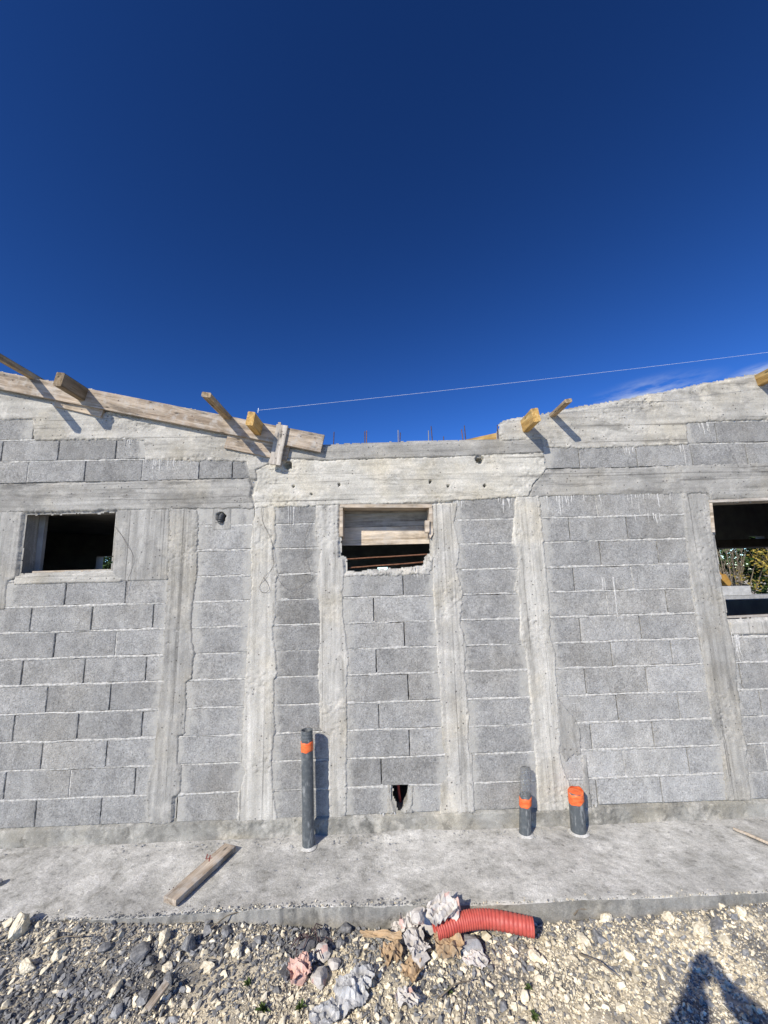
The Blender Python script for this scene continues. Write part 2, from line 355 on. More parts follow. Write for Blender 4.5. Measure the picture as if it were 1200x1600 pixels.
def concrete(name, poly, mat, proud=.006, res=.009, core=True, edge=.011, rough=.0022, holes=(), boards=None, seed=None, tone=1.0, ext=.03, back=YB, lumps=0.0, drop=-.016, extra=None, hd=.11, cin=.002):
    """Cast concrete member: rough front skin spilling over its neighbours + solid core behind it."""
    seed = seed if seed is not None else random.randint(1, 9999)
    xs = [p[0] for p in poly]; zs = [p[1] for p in poly]
    gx = np.arange(min(xs)-ext, max(xs)+ext+res, res); gz = np.arange(min(zs)-ext, max(zs)+ext+res, res)
    GX, GZ = np.meshgrid(gx, gz, indexing='ij')
    d0 = sdf(GX, GZ, poly)
    en = fbm(GX*13, GZ*13, seed, 5)*edge*.9 + np.abs(fbm(GX*34, GZ*34, seed+5, 3))*edge*1.0 - edge*.25 + fbm(GX*80, GZ*80, seed+6, 2)*edge*.4
    d = d0 + en
    h = drop + (proud - drop) * sstep(-.007, .004, d)
    h += fbm(GX*9, GZ*9, seed+11, 5) * rough + np.abs(fbm(GX*45, GZ*45, seed+3, 2)) * rough*.7
    if boards:
        ax, w = boards; c = GX if ax == 'z' else GZ
        q = (c + fbm(GX*.7, GZ*.7, seed+2, 2)*.01) / w; fr = q - np.floor(q)
        h += (_hash(np.floor(q).astype(np.int64), np.zeros(q.shape, np.int64), seed) - .5) * .003
        h -= .0028 * (np.minimum(fr, 1-fr)*w < .0045)
    if lumps:
        L = fbm(GX*28, GZ*28, seed+21, 3); hm = np.maximum(sstep(.08, .38, fbm(GX*2.3, GZ*3.5, seed+33, 3)), 1.6*sstep(.035, .005, d0)*sstep(-.25, .2, fbm(GX*3, GZ*3, seed+35, 2)))
        h += sstep(-.005, .012, d) * hm * (lumps*.5*np.abs(fbm(GX*30, GZ*42, seed+21, 4)) - lumps*1.5*np.clip(fbm(GX*45, GZ*52, seed+23, 3)-.12, 0, 1))
    if extra is not None: h += extra(GX, GZ, d0)
    for (hx, hz, hr) in holes:
        r = np.hypot(GX-hx, GZ-hz) + fbm(GX*40, GZ*40, seed+9, 2)*hr*.12
        h = np.where(r < hr, -min(hd, hr*5), h)
    keep = d > -.018
    nx, nz = GX.shape
    idx = np.arange(nx*nz).reshape(nx, nz)
    a, b, c, e = idx[:-1, :-1], idx[1:, :-1], idx[1:, 1:], idx[:-1, 1:]
    ok = keep[:-1, :-1] | keep[1:, :-1] | keep[1:, 1:] | keep[:-1, 1:]
    Q = np.stack([a[ok], b[ok], c[ok], e[ok]], 1)
    used = np.unique(Q); mp = np.full(nx*nz, -1); mp[used] = np.arange(len(used))
    V = np.stack([GX.ravel()[used], -h.ravel()[used], GZ.ravel()[used]], 1)
    o = arrobj(name, V, mp[Q], np.full(len(V), tone), mat, BL, True)
    if core:
        cb = MB(); n = len(poly)
        yf = .016 if not holes else hd + .02
        cb.prism(poly, yf, back, tone)
        if holes: pass
        me = o.data; bm = bmesh.new(); bm.from_mesh(me)
        vs = [bm.verts.new(p) for p in cb.v]
        for f in cb.f: bm.faces.new([vs[i] for i in f])
        bm.to_mesh(me); bm.free()
        at = me.attributes.get('tone')
        at.data.foreach_set('value', np.full(len(me.vertices), tone, dtype=np.float32))
    return o

def block_mesh(mb, x0, x1, z0, z1, tone, dy=0.0, chip=.0035, ends=None):
    """One hollow block: fine front grid, worn arrises, sides and back."""
    w, hgt = x1-x0, z1-z0
    if w < .015 or hgt < .015: return
    nx = max(2, int(w/.02)); nz = max(3, int(hgt/.02))
    u = np.linspace(0, 1, nx+1); v = np.linspace(0, 1, nz+1)
    uu = np.concatenate([[0], [.004/w], u[1:-1], [1-.004/w], [1]]); vv = np.concatenate([[0], [.004/hgt], v[1:-1], [1-.004/hgt], [1]])
    Xg, Zg = np.meshgrid(x0+uu*w, z0+vv*hgt, indexing='ij')
    s = random.randint(0, 9999)
    j = fbm(Xg*45+s, Zg*45, 3, 4)*1.3
    bx = np.minimum(Xg-x0, x1-Xg); bz = np.minimum(Zg-z0, z1-Zg); bd = np.minimum(bx, bz)
    Y = dy + np.where(bd < 1e-6, .0045 + np.abs(j)*chip, 0) + np.where((bd > 1e-6) & (bd < .0045), np.clip(j, 0, 1)*chip, 0) + j*.0008
    Xj = Xg + np.where(bx < 1e-6, fbm(Zg*45, Xg*0+s, 5, 3)*.0034*np.sign(x0+w/2-Xg), 0)
    Zj = Zg + np.where(bz < 1e-6, fbm(Xg*45, Zg*0+s, 6, 3)*.0034*np.sign(z0+hgt/2-Zg), 0)
    n0, n1 = Xg.shape; idx = np.arange(n0*n1).reshape(n0, n1)
    V = [tuple(p) for p in np.stack([Xj.ravel(), Y.ravel(), Zj.ravel()], 1)]
    Fc = [(idx[i, k], idx[i+1, k], idx[i+1, k+1], idx[i, k+1]) for i in range(n0-1) for k in range(n1-1)]
    ring = list(idx[:, 0]) + list(idx[-1, 1:]) + list(idx[-2::-1, -1]) + list(idx[0, -2:0:-1])
    o = len(V); V += [(V[i][0], YB, V[i][2]) for i in ring]; m = len(ring)
    Fc += [(ring[k], o+k, o+(k+1) % m, ring[(k+1) % m]) for k in range(m)]
    Fc.append(tuple(o+k for k in range(m-1, -1, -1)))
    sm = None if ends is None else [np.exp(-max(0, min(p[0]-ends[0], ends[1]-p[0])-.03)/.045) for p in V]
    mb.add(V, Fc, tone, False, sm)

def mortar_bed(mb, x0, x1, z, seed, amt=1.0):
    """White squeezed mortar of one bed joint, uneven and partly missing."""
    n = max(4, int((x1-x0)/.007)); xs = np.linspace(x0, x1, n)
    pres = sstep(-.3, .1, fbm(xs*2.6, xs*0+seed, seed, 4) + amt - .95)
    hw = .0055 + .0075*np.clip(fbm(xs*17, xs*0+seed, seed+1, 4)*.9+.35, 0, 1.3) * (.3+pres)
    hh = -.006 + (.0055 + .006*fbm(xs*10, xs*0+seed, seed+2, 4)) * pres
    cz = z + fbm(xs*5, xs*0+seed, seed+4, 4)*.006
    V = []; 
    for i in range(n):
        for q, (t, k) in enumerate(((-1.25, -1), (-.9, .3), (0, 1), (.9, .5), (1.25, -1))):
            V.append((xs[i], -(hh[i]*k if k > 0 and hh[i] > 0 else (hh[i] if k > 0 else -.012)), cz[i]+hw[i]*t))
    Fc = [(i*5+k, (i+1)*5+k, (i+1)*5+k+1, i*5+k+1) for i in range(n-1) for k in range(4)]
    mb.add(V, Fc, 1.0, True)

def panel(rows, label=None, tone=1.0, amt=1.0):
    """rows: (z0, z1, [x boundaries], tone factor); one brickwork panel with its mortar."""
    mb = MB(); mm = MB()
    for r, (z0, z1, xb, tf) in enumerate(rows):
        for a, b in zip(xb[:-1], xb[1:]):
            if b-a < .02: continue
            jz = random.uniform(-.003, .003)
            t = tone*tf*random.choice([.87, .94, .97, 1.0, 1.0, 1.03, 1.06, 1.1])*random.uniform(.97, 1.03)
            block_mesh(mb, a+.003, b-.003, z0+.006+jz, z1-.006+jz, t, random.uniform(-.001, .0025), ends=(xb[0], xb[-1]))
            if random.random() < .12:                # some perpends are pointed
                mm.box(b-.004, b+.004, .006, .05, z0+.01, z1-.01)
        mortar_bed(mm, xb[0]+.004, xb[-1]-.004, z1, random.randint(1, 9999), amt*random.uniform(.8, 1.3))
    o = mb.build('block_panel', M['block'], BL, fix=False)
    mm.build('mortar_joint', M['mortar'], o, fix=False)
    if label: o['label'] = label
    return o
def ext_left(xs, to):
    xs = sorted(xs)
    while xs[0] > to+.5: xs.insert(0, xs[0]-.5)
    if xs[0] > to+.03: xs.insert(0, to)
    return xs
def ext_right(xs, to):
    xs = sorted(xs)
    while xs[-1] < to-.5: xs.append(xs[-1]+.5)
    if xs[-1] < to-.03: xs.append(to)
    return xs
def rowx(k, pxs): zm = (ZC[k]+ZC[k+1])/2; return [X(p, zm) for p in pxs]

# ---- block panels (joint positions measured course by course)
PA = [[54.8, 157.2], [6.8, 108.8, 210.8], [64.8, 166], [20.8, 121.2, 222], [72.8, 172], [34, 131.2, 228], [84.8, 180.8], [48, 143.2, 239.2], [8, 102, 196]]
rows = []
for k, j in enumerate(PA):
    end = [238, 240, 244, 248, 252, 256, 260, 262, 264][k] + 6
    if k == 8: xs = rowx(k, j + [end])
    else: xs = ext_left(rowx(k, j), XL) + [rowx(k, [end])[0]]
    rows.append((ZC[k], ZC[k+1], xs, 1.0))
    if k == 8: rows.append((ZC[k], ZC[k+1], ext_left([rowx(k, [-60])[0]], XL), 1))
for k in (9, 10, 11): rows.append((ZC[k], ZC[k+1], ext_left([rowx(k, [-55])[0]], XL), 1))
panel(rows, 'grey block panel below the left window')
panel([(ZC[k], ZC[k+1], rowx(k, [[276, 388], [276, 386], [270, 386], [286, 388], [288, 390], [294, 392], [298, 392], [296, 394], [300, 394], [302, 398], [303, 398]][k]), 1.0) for k in range(11)]
      + [(ZC[11], ZC[12], rowx(11, [306, 334]), .95), (ZC[11], ZC[12], rowx(11, [359, 398]), .95)])
panel([(ZC[k], ZC[k+1], rowx(k, [420, 522] if k < 8 else [424, 505]), .84 if k > 3 else .92) for k in range(12)], 'narrow panel of darker weathered blocks', amt=.7)
PM = {0: None, 1: [596], 2: [640], 3: [592], 4: [638], 5: [588], 6: [632], 7: [584], 8: [630]}
rows = [(ZC[0], ZC[1], rowx(0, [535, 612.5]), 1), (ZC[0], ZC[1], rowx(0, [638, 702]), 1)]
for k in range(1, 9): rows.append((ZC[k], ZC[k+1]-(.012 if k == 8 else 0), rowx(k, [534] + PM[k] + [[0, 700, 698, 697, 692, 690, 688, 686, 684][k]]), 1.02))
panel(rows)
panel([(ZC[k], ZC[k+1], rowx(k, ([730, 842] if k < 4 else [716, 828] if k < 7 else [708, 818])), [1.0, 1.0, 1.02, 1.05, .98, .98, .96, .95, .95, .95, .98, .86][k]) for k in range(12)], amt=1.2)
PD = {0: [933, 1034], 1: [976, 1076], 2: [924, 1021], 3: [965, 1061], 4: [915, 1011], 5: [956, 1050], 6: [907, 1001], 7: [949, 1042], 8: [897, 988], 9: [938, 1028], 10: [890, 980], 11: [932]}
rows = []
PDz = ZC[:]
for k in range(12):
    rows.append((ZC[k], ZC[k+1], rowx(k, [[875, 872, 868, 862, 862, 858, 852, 850, 848, 846, 844, 843][k]] + PD[k] + [[1142, 1136, 1130, 1126, 1118, 1112, 1106, 1100, 1094, 1088, 1082, 1076][k]]), [1.2, 1.2, 1.16, 1.13, 1.12, 1.10, 1.08, 1.06, .96, .95, .96, 1.05][k]))
panel(rows, 'grey block panel between the last two columns on the right', amt=1.25)
rows = [(ZC[k], ZC[k+1], ext_right(rowx(k, [[1160, 1152, 1148, 1142, 1138, 1130][k], [1245, 1198, 1240, 1189, 1158, 1200][k]]), XR), 1.04) for k in range(6)]
wr1 = X(1345, 1.9)
for k in range(6, 12): rows.append((ZC[k], ZC[k+1], ext_right([wr1+.02, wr1+.2+.25*(k % 2)], XR), 1))
panel(rows, 'grey block panel below the right window', amt=1.1)
# above the ring beam
UZ = [2.815, 3.010, 3.205, 3.40]
def ux(z0, z1, pxs): return [X(p, (z0+z1)/2) for p in pxs]
panel([(UZ[0], UZ[1], ext_left(ux(UZ[0], UZ[1], [43, 132.5, 222, 311, 363, 405]), XL), .93),
       (UZ[1], UZ[2], ext_left(ux(UZ[1], UZ[2], [3, 91, 181, 230]), XL), .95),
       (UZ[2], UZ[3], ext_left(ux(UZ[2], UZ[3], [-42, 52]), XL), .95)], 'two courses of blocks above the left ring beam', amt=.5)
VZ = [2.842, 3.047, 3.252]
panel([(VZ[0], VZ[1], ext_right(ux(VZ[0], VZ[1], [849, 905, 995, 1081, 1167]), XR), .92),
       (VZ[1], VZ[2], ext_right(ux(VZ[1], VZ[2], [1070, 1119.5]), XR), .95)], 'courses of blocks above the right ring beam', amt=.5)

# ---- cast columns
def col(left, right, mat, **k): return concrete('concrete_column', Wxz(left + right[::-1]), M[mat], boards=('z', .13), lumps=.013, **k)
col([(265,795),(262,900),(259,940),(256,1000),(252,1064),(246,1109),(243,1153),(241,1196),(233,1214),(229,1248),(232,1288)],
    [(310,795),(308,900),(302,940),(298,980),(304,1022),(300,1062),(291,1066),(290,1146),(279,1150),(278,1193),(284,1198),(283,1240),(272,1246),(268,1288)], 'column_gray')
col([(398,790),(394,830),(392,850),(393,920),(389,960),(386,1020),(382,1068),(380,1120),(376,1190),(384,1206),(372,1240),(371,1285)],
    [(430,790),(430,848),(425,858),(434,895),(432,920),(432,960),(426,976),(430,1020),(434,1052),(428,1062),(430,1140),(424,1180),(427,1235),(434,1285)], 'column_warm', edge=.014)
col([(494,790),(491,840),(500,861),(495,915),(500,972),(497,1050),(500,1140),(515,1150),(513,1215),(514,1282)],
    [(529,788),(529,870),(537,873),(538,893),(535,936),(538,975),(543,1011),(545,1040),(542,1080),(543,1160),(541,1180),(543,1225),(541,1280)], 'column')
col([(676,788),(676,880),(677,930),(683,1020),(688,1095),(691,1160),(700,1212),(688,1228),(687,1272)],
    [(715,786),(710,816),(719,855),(714,891),(724,930),(719,972),(730,1014),(727,1050),(733,1110),(733,1170),(739,1182),(742,1270)], 'column')
col([(806,776),(799,848),(808,856),(810,887),(803,922),(812,935),(812,1000),(821,1018),(828,1085),(830,1143),(836,1177),(840,1269)],
    [(843,776),(847,810),(853,883),(858,935),(860,1000),(868,1018),(871,1086),(875,1173),(879,1197),(890,1222),(892,1268)], 'column_warm', edge=.013)
col([(1066,770),(1072,848),(1079,913),(1089,983),(1100,1043),(1113,1130),(1126,1160),(1133,1250)],
    [(1109,772),(1118,861),(1133,948),(1141,988),(1150,1030),(1152,1070),(1160,1130),(1166,1165),(1174,1252)], 'column_gray')
# repaired strip beside the fifth column
concrete('mortar_patch', Wxz([(866,1084),(880,1100),(898,1124),(908,1142),(908,1180),(896,1180),(884,1190),(872,1170)]), M['column_gray'], proud=.004, core=False, edge=.012, lumps=.012, tone=.9)
concrete('mortar_patch', Wxz([(909,1180),(916,1180),(926,1262),(914,1264)]), M['column_gray'], proud=.0035, core=False, edge=.008)
# ---- concrete round the left window
Z1 = concrete('window_surround', Wxz([(-62,800),(36,800),(24.5,903),(12,908),(8,952),(-66,962)]), M['column_gray'], edge=.008)
Z2 = concrete('window_surround', Wxz([(183.5,797),(266,795),(263,906),(198,908),(176,908),(176.5,893)]), M['column_gray'], edge=.006, boards=('z', .16))
concrete('window_sill', Wxz([(24,901),(176.5,894),(196,905),(186,910),(110,911),(22,914)]), M['parapet'], edge=.006, lumps=.012, tone=1)
# ---- ring beams and centre beam
concrete('ring_beam', Wxz([(-520,771),(0,758),(224,752),(300,750.5),(388,748),(393,760),(390,775),(398,790),(395,795),(310,795),(265,795.5),(183,796.5),(37,800.5),(0,802),(-520,820)]), M['beam_gray'], boards=('x', .13), lumps=.008)
h1 = W(450, 727); h2 = W(749, 718)
concrete('centre_beam', Wxz([(440,716),(500,720),(620,716),(700,714),(850,707),(853,733),(846,744),(836,752),(826,776),(715,782),(673,786),(533,789),(500,790),(399,794),(396,775),(402,750),(401,735)]), M['beam_cream'], proud=.009, edge=.013, boards=('x', .165), lumps=.014,
         holes=[(h1[0], h1[2], .036), (h2[0], h2[2], .036)] + [(*Wxz([p])[0], r) for p, r in (((459,760), .011), ((530,758), .011), ((672,753), .011), ((757,759), .011), ((487,772), .009), ((700,760), .009))])
concrete('top_beam', Wxz([(440,705),(475,694),(506,697.5),(640,692.5),(783,689),(846,686),(850,707),(700,713.5),(620,715.5),(500,719.5),(440,715.5)]), M['beam_gray'], proud=.007, edge=.006, tone=1.15, lumps=.006)
concrete('ring_beam', Wxz([(846,744.5),(854,733.5),(1000,729.5),(1200,722.5),(1800,701.5),(1800,757),(1345,773),(1200,779),(1109,781),(1108,771),(950,773),(826,777),(836,753)]), M['beam_gray'], boards=('x', .13), tone=1.12, lumps=.006)
# ---- sloping parapets
concrete('sloping_parapet', Wxz([(-520,489),(0,584),(160,615),(320,647),(476,687),(476,694),(439,704),(439,716),(400,735),(402,749),(392,747),(385,722),(330,720),(228,719),(226,688),(160,687),(54,689),(50,656),(0,656),(-520,672)]), M['parapet'], edge=.014, lumps=.02, boards=('x', .2))
concrete('sloping_parapet', Wxz([(785,688.5),(784,664),(791,658),(817,653.5),(846,650),(895,640),(990,624),(1077,606),(1200,583),(1800,470),(1800,644),(1200,656),(1120,658),(1072,661),(1076,695),(990,698.5),(905,701),(853,700),(849,686)]), M['parapet'], edge=.014, lumps=.02, tone=.92)
# right window sill
concrete('window_sill', Wxz([(1140,972),(1200,969),(1345,962),(1345,984),(1200,990),(1143,991)]), M['column'], edge=.006)
# ---- footing and low mortar shelf
def foot_extra(GX, GZ, d0): return .006 * sstep(.07, .045, GZ) + (.007*np.clip(fbm(GX*24, GZ*24, 77, 4), 0, 1) + .005*np.clip(fbm(GX*60, GZ*60, 78, 2), 0, 1))*sstep(-1.5, -1.0, GX)*sstep(.0, -.5, GX)*2
concrete('footing', [(XL, -.01), (XR, -.01), (XR, .158), (2.9, .155), (1.1, .152), (.2, .156), (-.6, .162), (-1.9, .158), (XL, .155)], M['footing'], proud=.012, edge=.007, lumps=.012, extra=foot_extra, tone=1)
# chipped hole low in the centre panel
concrete('broken_block', Wxz([(606,1226),(609,1227),(611,1236),(609,1244),(613,1256),(617,1271),(604,1272)]), M['column_gray'], proud=.003, edge=.01, core=True)
concrete('broken_block', Wxz([(645,1227),(642,1227),(641,1250),(636,1262),(629,1272),(646,1273)]), M['column_gray'], proud=.004, edge=.012, core=True, lumps=.02)
p = W(627, 1250, .1)
MB().tube([(p[0]-.02, .15, p[2]+.10), (p[0]-.015, .16, p[2]+.03), (p[0]-.005, .17, p[2]-.06)], .011, 10).build('conduit', M['red'], BL)
# ragged mortar on the sill of the centre opening
concrete('window_sill', Wxz([(539,896),(560,896.5),(600,894),(640,891),(664,887),(667,874),(671,868),(677,869),(677,898),(539,901)]), M['column'], proud=.004, edge=.014, lumps=.03)
# hole with a black corrugated conduit
hp = W(345, 808)
pa = W(332, 793); pb = W(361, 826)
concrete('conduit_patch', [(pa[0], pb[2]-.012), (pb[0], pb[2]-.012), (pb[0], pa[2]+.01), (pa[0], pa[2]+.01)], M['column_gray'], proud=.001, edge=.004, holes=[(hp[0], hp[2], .042)], tone=.95)
cm = MB(); pts = []; rs = []
for i in range(33):
    t = i/32; pts.append((hp[0]+.004-.004*t, .05-.055*sin(t*2.0), hp[2]+.034-.075*t)); rs.append(.021+.006*(.5+.5*cos(i*2*pi/4)))
cm.tube(pts, rs, 14).build('conduit', M['black_plastic'], BL)
MB().tube([(hp[0], .02, hp[2]-.03), (hp[0]-.004, -.004, hp[2]-.045)], .02, 10).build('conduit_end', M['paper_pink'], BL)

# ---- cement runs down the blocks
def drip(px, py, ln, wd, seed):
    x, _, z = W(px, py); L = ln/170.; n = max(5, int(L/.012)); ts = np.linspace(0, 1, n)
    w = wd/180.*.5*(1-.55*ts)*(1+.6*fbm(ts*7, ts*0+seed, seed, 3)); xx = x + fbm(ts*2.5, ts*0, seed+3, 2)*.006
    V = []
    for i in range(n):
        hh = .0016*(1-.4*ts[i]) if i < n-1 else -.003
        for t, k in ((-1, -.4), (-.45, 1), (.45, 1), (1, -.4)): V.append((xx[i]+w[i]*t, -hh*k-.0012, z-ts[i]*L))
    dm.add(V, [(i*4+k, (i+1)*4+k, (i+1)*4+k+1, i*4+k+1) for i in range(n-1) for k in range(3)], 1, True)
for (x0, x1, y, cnt, l0, l1) in ((226, 258, 717, 13, 8, 30), (262, 300, 719, 10, 6, 30), (196, 210, 690, 4, 4, 10), (972, 1000, 697, 9, 8, 28), (1060, 1068, 698, 3, 10, 36), (1088, 1108, 663, 5, 10, 26), (1145, 1152, 992, 3, 20, 62), (1140, 1160, 990, 4, 8, 36), (640, 662, 888, 5, 10, 60), (432, 470, 792, 7, 12, 60),
                             (848, 1062, 773, 46, 8, 36), (990, 1040, 806, 9, 8, 22), (776, 800, 782, 7, 6, 24), (690, 735, 1268, 8, 8, 26), (842, 888, 1266, 11, 6, 22), (920, 936, 1258, 4, 6, 20), (590, 620, 1272, 6, 6, 18), (715, 725, 785, 3, 5, 12), (935, 960, 906, 3, 10, 90)):
    dm = MB(); gaps = random.random()*9
    for i in range(cnt):
        xx = x0 + (x1-x0)*((i+random.random())/cnt); g = float(vn(i*.45+gaps, x0, 8))
        if cnt > 5 and g < -.25: continue
        drip(xx, y-3-(xx-x0)*.027+random.uniform(-1, 1), l0+(l1-l0)*random.random()**1.8*(.6+.5*g+.3), random.uniform(.8, 2.8), i*7+3+int(x0))
    if dm.n: dm.build('cement_run', M['drip'], BL, fix=False)

# ---- inner leaf, floor, ceiling, rear wall (all seen through the openings)
def rect(mb, x0, x1, z0, z1, y0=.168, y1=.20): mb.box(x0, x1, y0, y1, z0, z1)
wl = (X(30, 1.9)+.0, X(180, 1.9)); wlz = (W(100, 897)[2]-.015, W(100, 799)[2])
wm = (X(530, 2.2), X(676, 2.2)); wmz = (W(600, 890)[2]-.01, W(600, 787)[2])
wr = (X(1122, 1.9)-.01, wr1); wrz = (W(1200, 969)[2]-.005, W(1200, 779)[2])
holeA = (X(606, .26), X(646, .26), .14, .37)
m = MB(); xs = sorted([XL, wl[0], wl[1], holeA[0], holeA[1], wm[0], wm[1], wr[0], wr[1], XR])
for a, b in zip(xs[:-1], xs[1:]):
    cm_ = (a+b)/2; cuts = []
    for (w_, z_) in ((wl, wlz), (wm, wmz), (wr, wrz), (holeA[:2], holeA[2:])):
        if w_[0] <= cm_ <= w_[1]: cuts.append(z_)
    cuts.sort(); z = -.02
    for c0, c1 in cuts: rect(m, a, b, z, c0); z = c1
    rect(m, a, b, z, 2.62)
m.build('inner_leaf', M['inside'], BL)
YR = 2.7
m = MB(); m.box(XL, XR, .20, YR+.2, -.06, .05); m.build('floor_slab', M['inside'], BL)
# ceilings follow the butterfly roof
c1 = W(63, 838, YR); c2 = W(178, 851, YR)
sl = (c2[2]-c1[2])/(c2[0]-c1[0]); xa = -.9; zc = lambda x: c1[2] + sl*(x-c1[0])
m = MB(); XLo, XRo = XL, XR
zl = zc(XLo); zm_ = max(2.5, zc(xa))
m.prism([(XLo, zl), (xa, zm_), (xa, zm_+.15), (XLo, zl+.15)], .20, YR+.1)
m.prism([(xa, zm_), (1.2, zm_), (1.2, zm_+.15), (xa, zm_+.15)], .20, YR+.1)
m.prism([(1.2, zm_), (XRo, zm_+.55), (XRo, zm_+.70), (1.2, zm_+.15)], .20, YR+.1)
m.build('ceiling', M['inside'], BL)
for x in (XL+.12, XR-.12): MB().box(x-.1, x+.1, .21, YR-.01, .06, max(zl, 3.4)).build('side_wall', M['inside'], BL)
zc2 = lambda x: (zm_ + max(0, (xa-x)/(xa-XLo))*(zl-zm_)) if x < xa else (zm_ if x < 1.2 else zm_+.55*(x-1.2)/(XRo-1.2))
# rear wall with openings
def wx(px, py): q = W(px, py, YR); return q[0], q[2]
o1 = (*[wx(150, 880)[0], wx(184, 880)[0]], wx(163, 893)[1], wx(163, 869)[1])
o2 = (wx(590, 890)[0], wx(606, 890)[0], wx(598, 896)[1], wx(598, 886)[1])
o3 = (wx(1095, 900)[0], wx(1330, 900)[0], wx(1165, 937)[1], wx(1165, 856)[1])
o4 = (wx(1171, 840)[0], wx(1195, 840)[0], wx(1183, 842.5)[1], wx(1183, 837)[1])
m = MB(); xs = sorted([XLo, *o1[:2], *o2[:2], *o3[:2], *o4[:2], XRo])
for a, b in zip(xs[:-1], xs[1:]):
    c = (a+b)/2; cuts = sorted([(o[2], o[3]) for o in (o1, o2, o3, o4) if o[0] <= c <= o[1]]); z = .05
    for c0, c1_ in cuts: m.box(a, b, YR, YR+.15, z, c0); z = c1_
    m.box(a, b, YR, YR+.15, z, max(z+.05, min(zc2(a), zc2(b))+.12))
m.build('rear_wall', M['inside'], BL)
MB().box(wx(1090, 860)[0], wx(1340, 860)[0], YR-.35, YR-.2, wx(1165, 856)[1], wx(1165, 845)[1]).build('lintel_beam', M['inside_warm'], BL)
YL = 5.6; q0 = W(1118, 917, YL); q1 = W(1177, 930, YL)
m = MB(); m.box(q0[0]-2.5, q0[0]+6, YL-.02, YL+.35, -.12, q1[2]); o = m.build('low_wall', M['stone_pale']); tag(o, 'low grey wall behind the building, glimpsed through the right window', 'wall')
mbk = MB(); block_mesh(mbk, 0, q1[0]-q0[0], 0, q0[2]-q1[2]-.003, 1.3)
ob = mbk.build('loose_block', M['stone_pale']); ob.location = (q0[0], YL+.03, q1[2]+.003); tag(ob, 'pale concrete block lying on the low wall seen through the right window', 'block')

# ---- rebar in and on the wall
def rebar(mb_pts, r=.006, mat='rust', name='rebar', parent=BL): return MB().tube(mb_pts, r, 7).build(name, M[mat], parent)
def wiggle(a, b, n=9, amp=.006, y=None):
    a = np.array(a); b = np.array(b); s = random.randint(0, 999); out = []
    for i in range(n):
        t = i/(n-1); p = a+(b-a)*t; k = sin(pi*t); p = p + np.array([0, fbm(t*3, s, s, 2)*amp*k, fbm(t*3, s+9, s, 2)*amp*k]); out.append(tuple(p))
    return out
rebar(wiggle(W(536, 874, .07), W(668, 866, .07)), .006)
rebar(wiggle(W(538, 888, .06), W(664, 878, .06)), .006)
for (x0, y0, x1, y1, Yd, mt) in ((521, 700, 522, 675, .08, 'rust_dark'), (570, 699, 570, 674, .12, 'rust_dark'), (572.5, 699, 573, 673, .06, 'rust'), (622.5, 697, 622, 672, .12, 'steel'), (624.5, 697, 625.5, 676, .08, 'rust_dark'), (670, 694, 669.5, 673, .12, 'steel'), (676, 694, 673.5, 666, .06, 'rust_dark'), (693.5, 692, 693, 682, .1, 'rust_dark'), (724, 692, 721, 671, .08, 'rust'), (728, 691, 725.5, 665, .06, 'rust_dark'), (778, 690, 777, 664, .1, 'rust_dark')):
    rebar([W(x0, y0+14, Yd), W(x0, y0, Yd), W(x1, y1, Yd)], .0045, mt)

# ================================================================ TIMBERS
WG = 'formwork timbers along the roof edge'
def plank(name, A, B, A2, Y0, th, mat, label, cat, group=None, tone=1.0, warp=.0025):
    """Board parallel to the wall: A->B is its top edge, A2 the corner below A (photo points on the plane Y0); th = thickness."""
    a = Vector(W(*A, Y0)); b = Vector(W(*B, Y0)); c = Vector(W(*A2, Y0))
    L = (b-a).length; ax = (b-a).normalized(); dn = (c-a); dn = dn - ax*dn.dot(ax); w = dn.length; dn.normalize(); ay = ax.cross(dn)
    if ay.y < 0: ay = -ay
    n = max(4, int(L/.08)); mb = MB(); s = random.randint(0, 999)
    V = []
    for i in range(n+1):
        t = i/n*L; dz = float(fbm(t*1.5, s, s, 2))*warp; je = float(fbm(t*9, s, s+3, 2))*.0012
        bv = .0025
        for (y, zz) in ((bv, 0), (0, bv), (0, w-bv), (bv, w), (th-bv, w), (th, w-bv), (th, bv), (th-bv, 0)): V.append((t, y+dz*.5, -(zz+(je if zz < w/2 else -je))+dz))
    Fc = [(i*8+k, i*8+(k+1) % 8, (i+1)*8+(k+1) % 8, (i+1)*8+k) for i in range(n) for k in range(8)]
    Fc += [tuple(range(8)), tuple(n*8+7-k for k in range(8))]
    mb.add(V, Fc, tone)
    o = mb.build(name, M[mat])
    o.matrix_world = Matrix(((ax.x, ay.x, -dn.x, a.x), (ax.y, ay.y, -dn.y, a.y), (ax.z, ay.z, -dn.z, a.z), (0, 0, 0, 1)))
    if label: tag(o, label, cat, group)
    return o
plank('formwork_board', (-260, 529.5), (507, 679.4), (-265, 556), -.058, .027, 'wood_old', 'long weathered formwork board running down the left sloping parapet', 'board', WG)
plank('formwork_board', (90, 619), (163, 636), (74, 632), -.029, .022, 'wood_pale', 'short tan cleat board under the long board at far left', 'board', WG)
plank('formwork_board', (357, 676), (453, 696), (352, 700), -.029, .022, 'wood_old', 'short board under the long board, crossed by the upright board', 'board', WG, 1.1)
plank('formwork_board', (449.5, 665), (438, 727), (431, 667), -.083, .024, 'wood_gray', 'short upright grey board nailed across the lower end of the long board', 'board', WG, 1.15)
pn = Vector(W(437, 664, -.06)); MB().box(-.012, .012, -.012, .012, -.04, .02).build('offcut', M['wood_pale']).location = pn
bpy.data.objects['offcut'].name = 'wood_offcut'; tag(bpy.data.objects['wood_offcut'], 'tiny pale wood offcut sticking up behind the upright grey board', 'offcut')

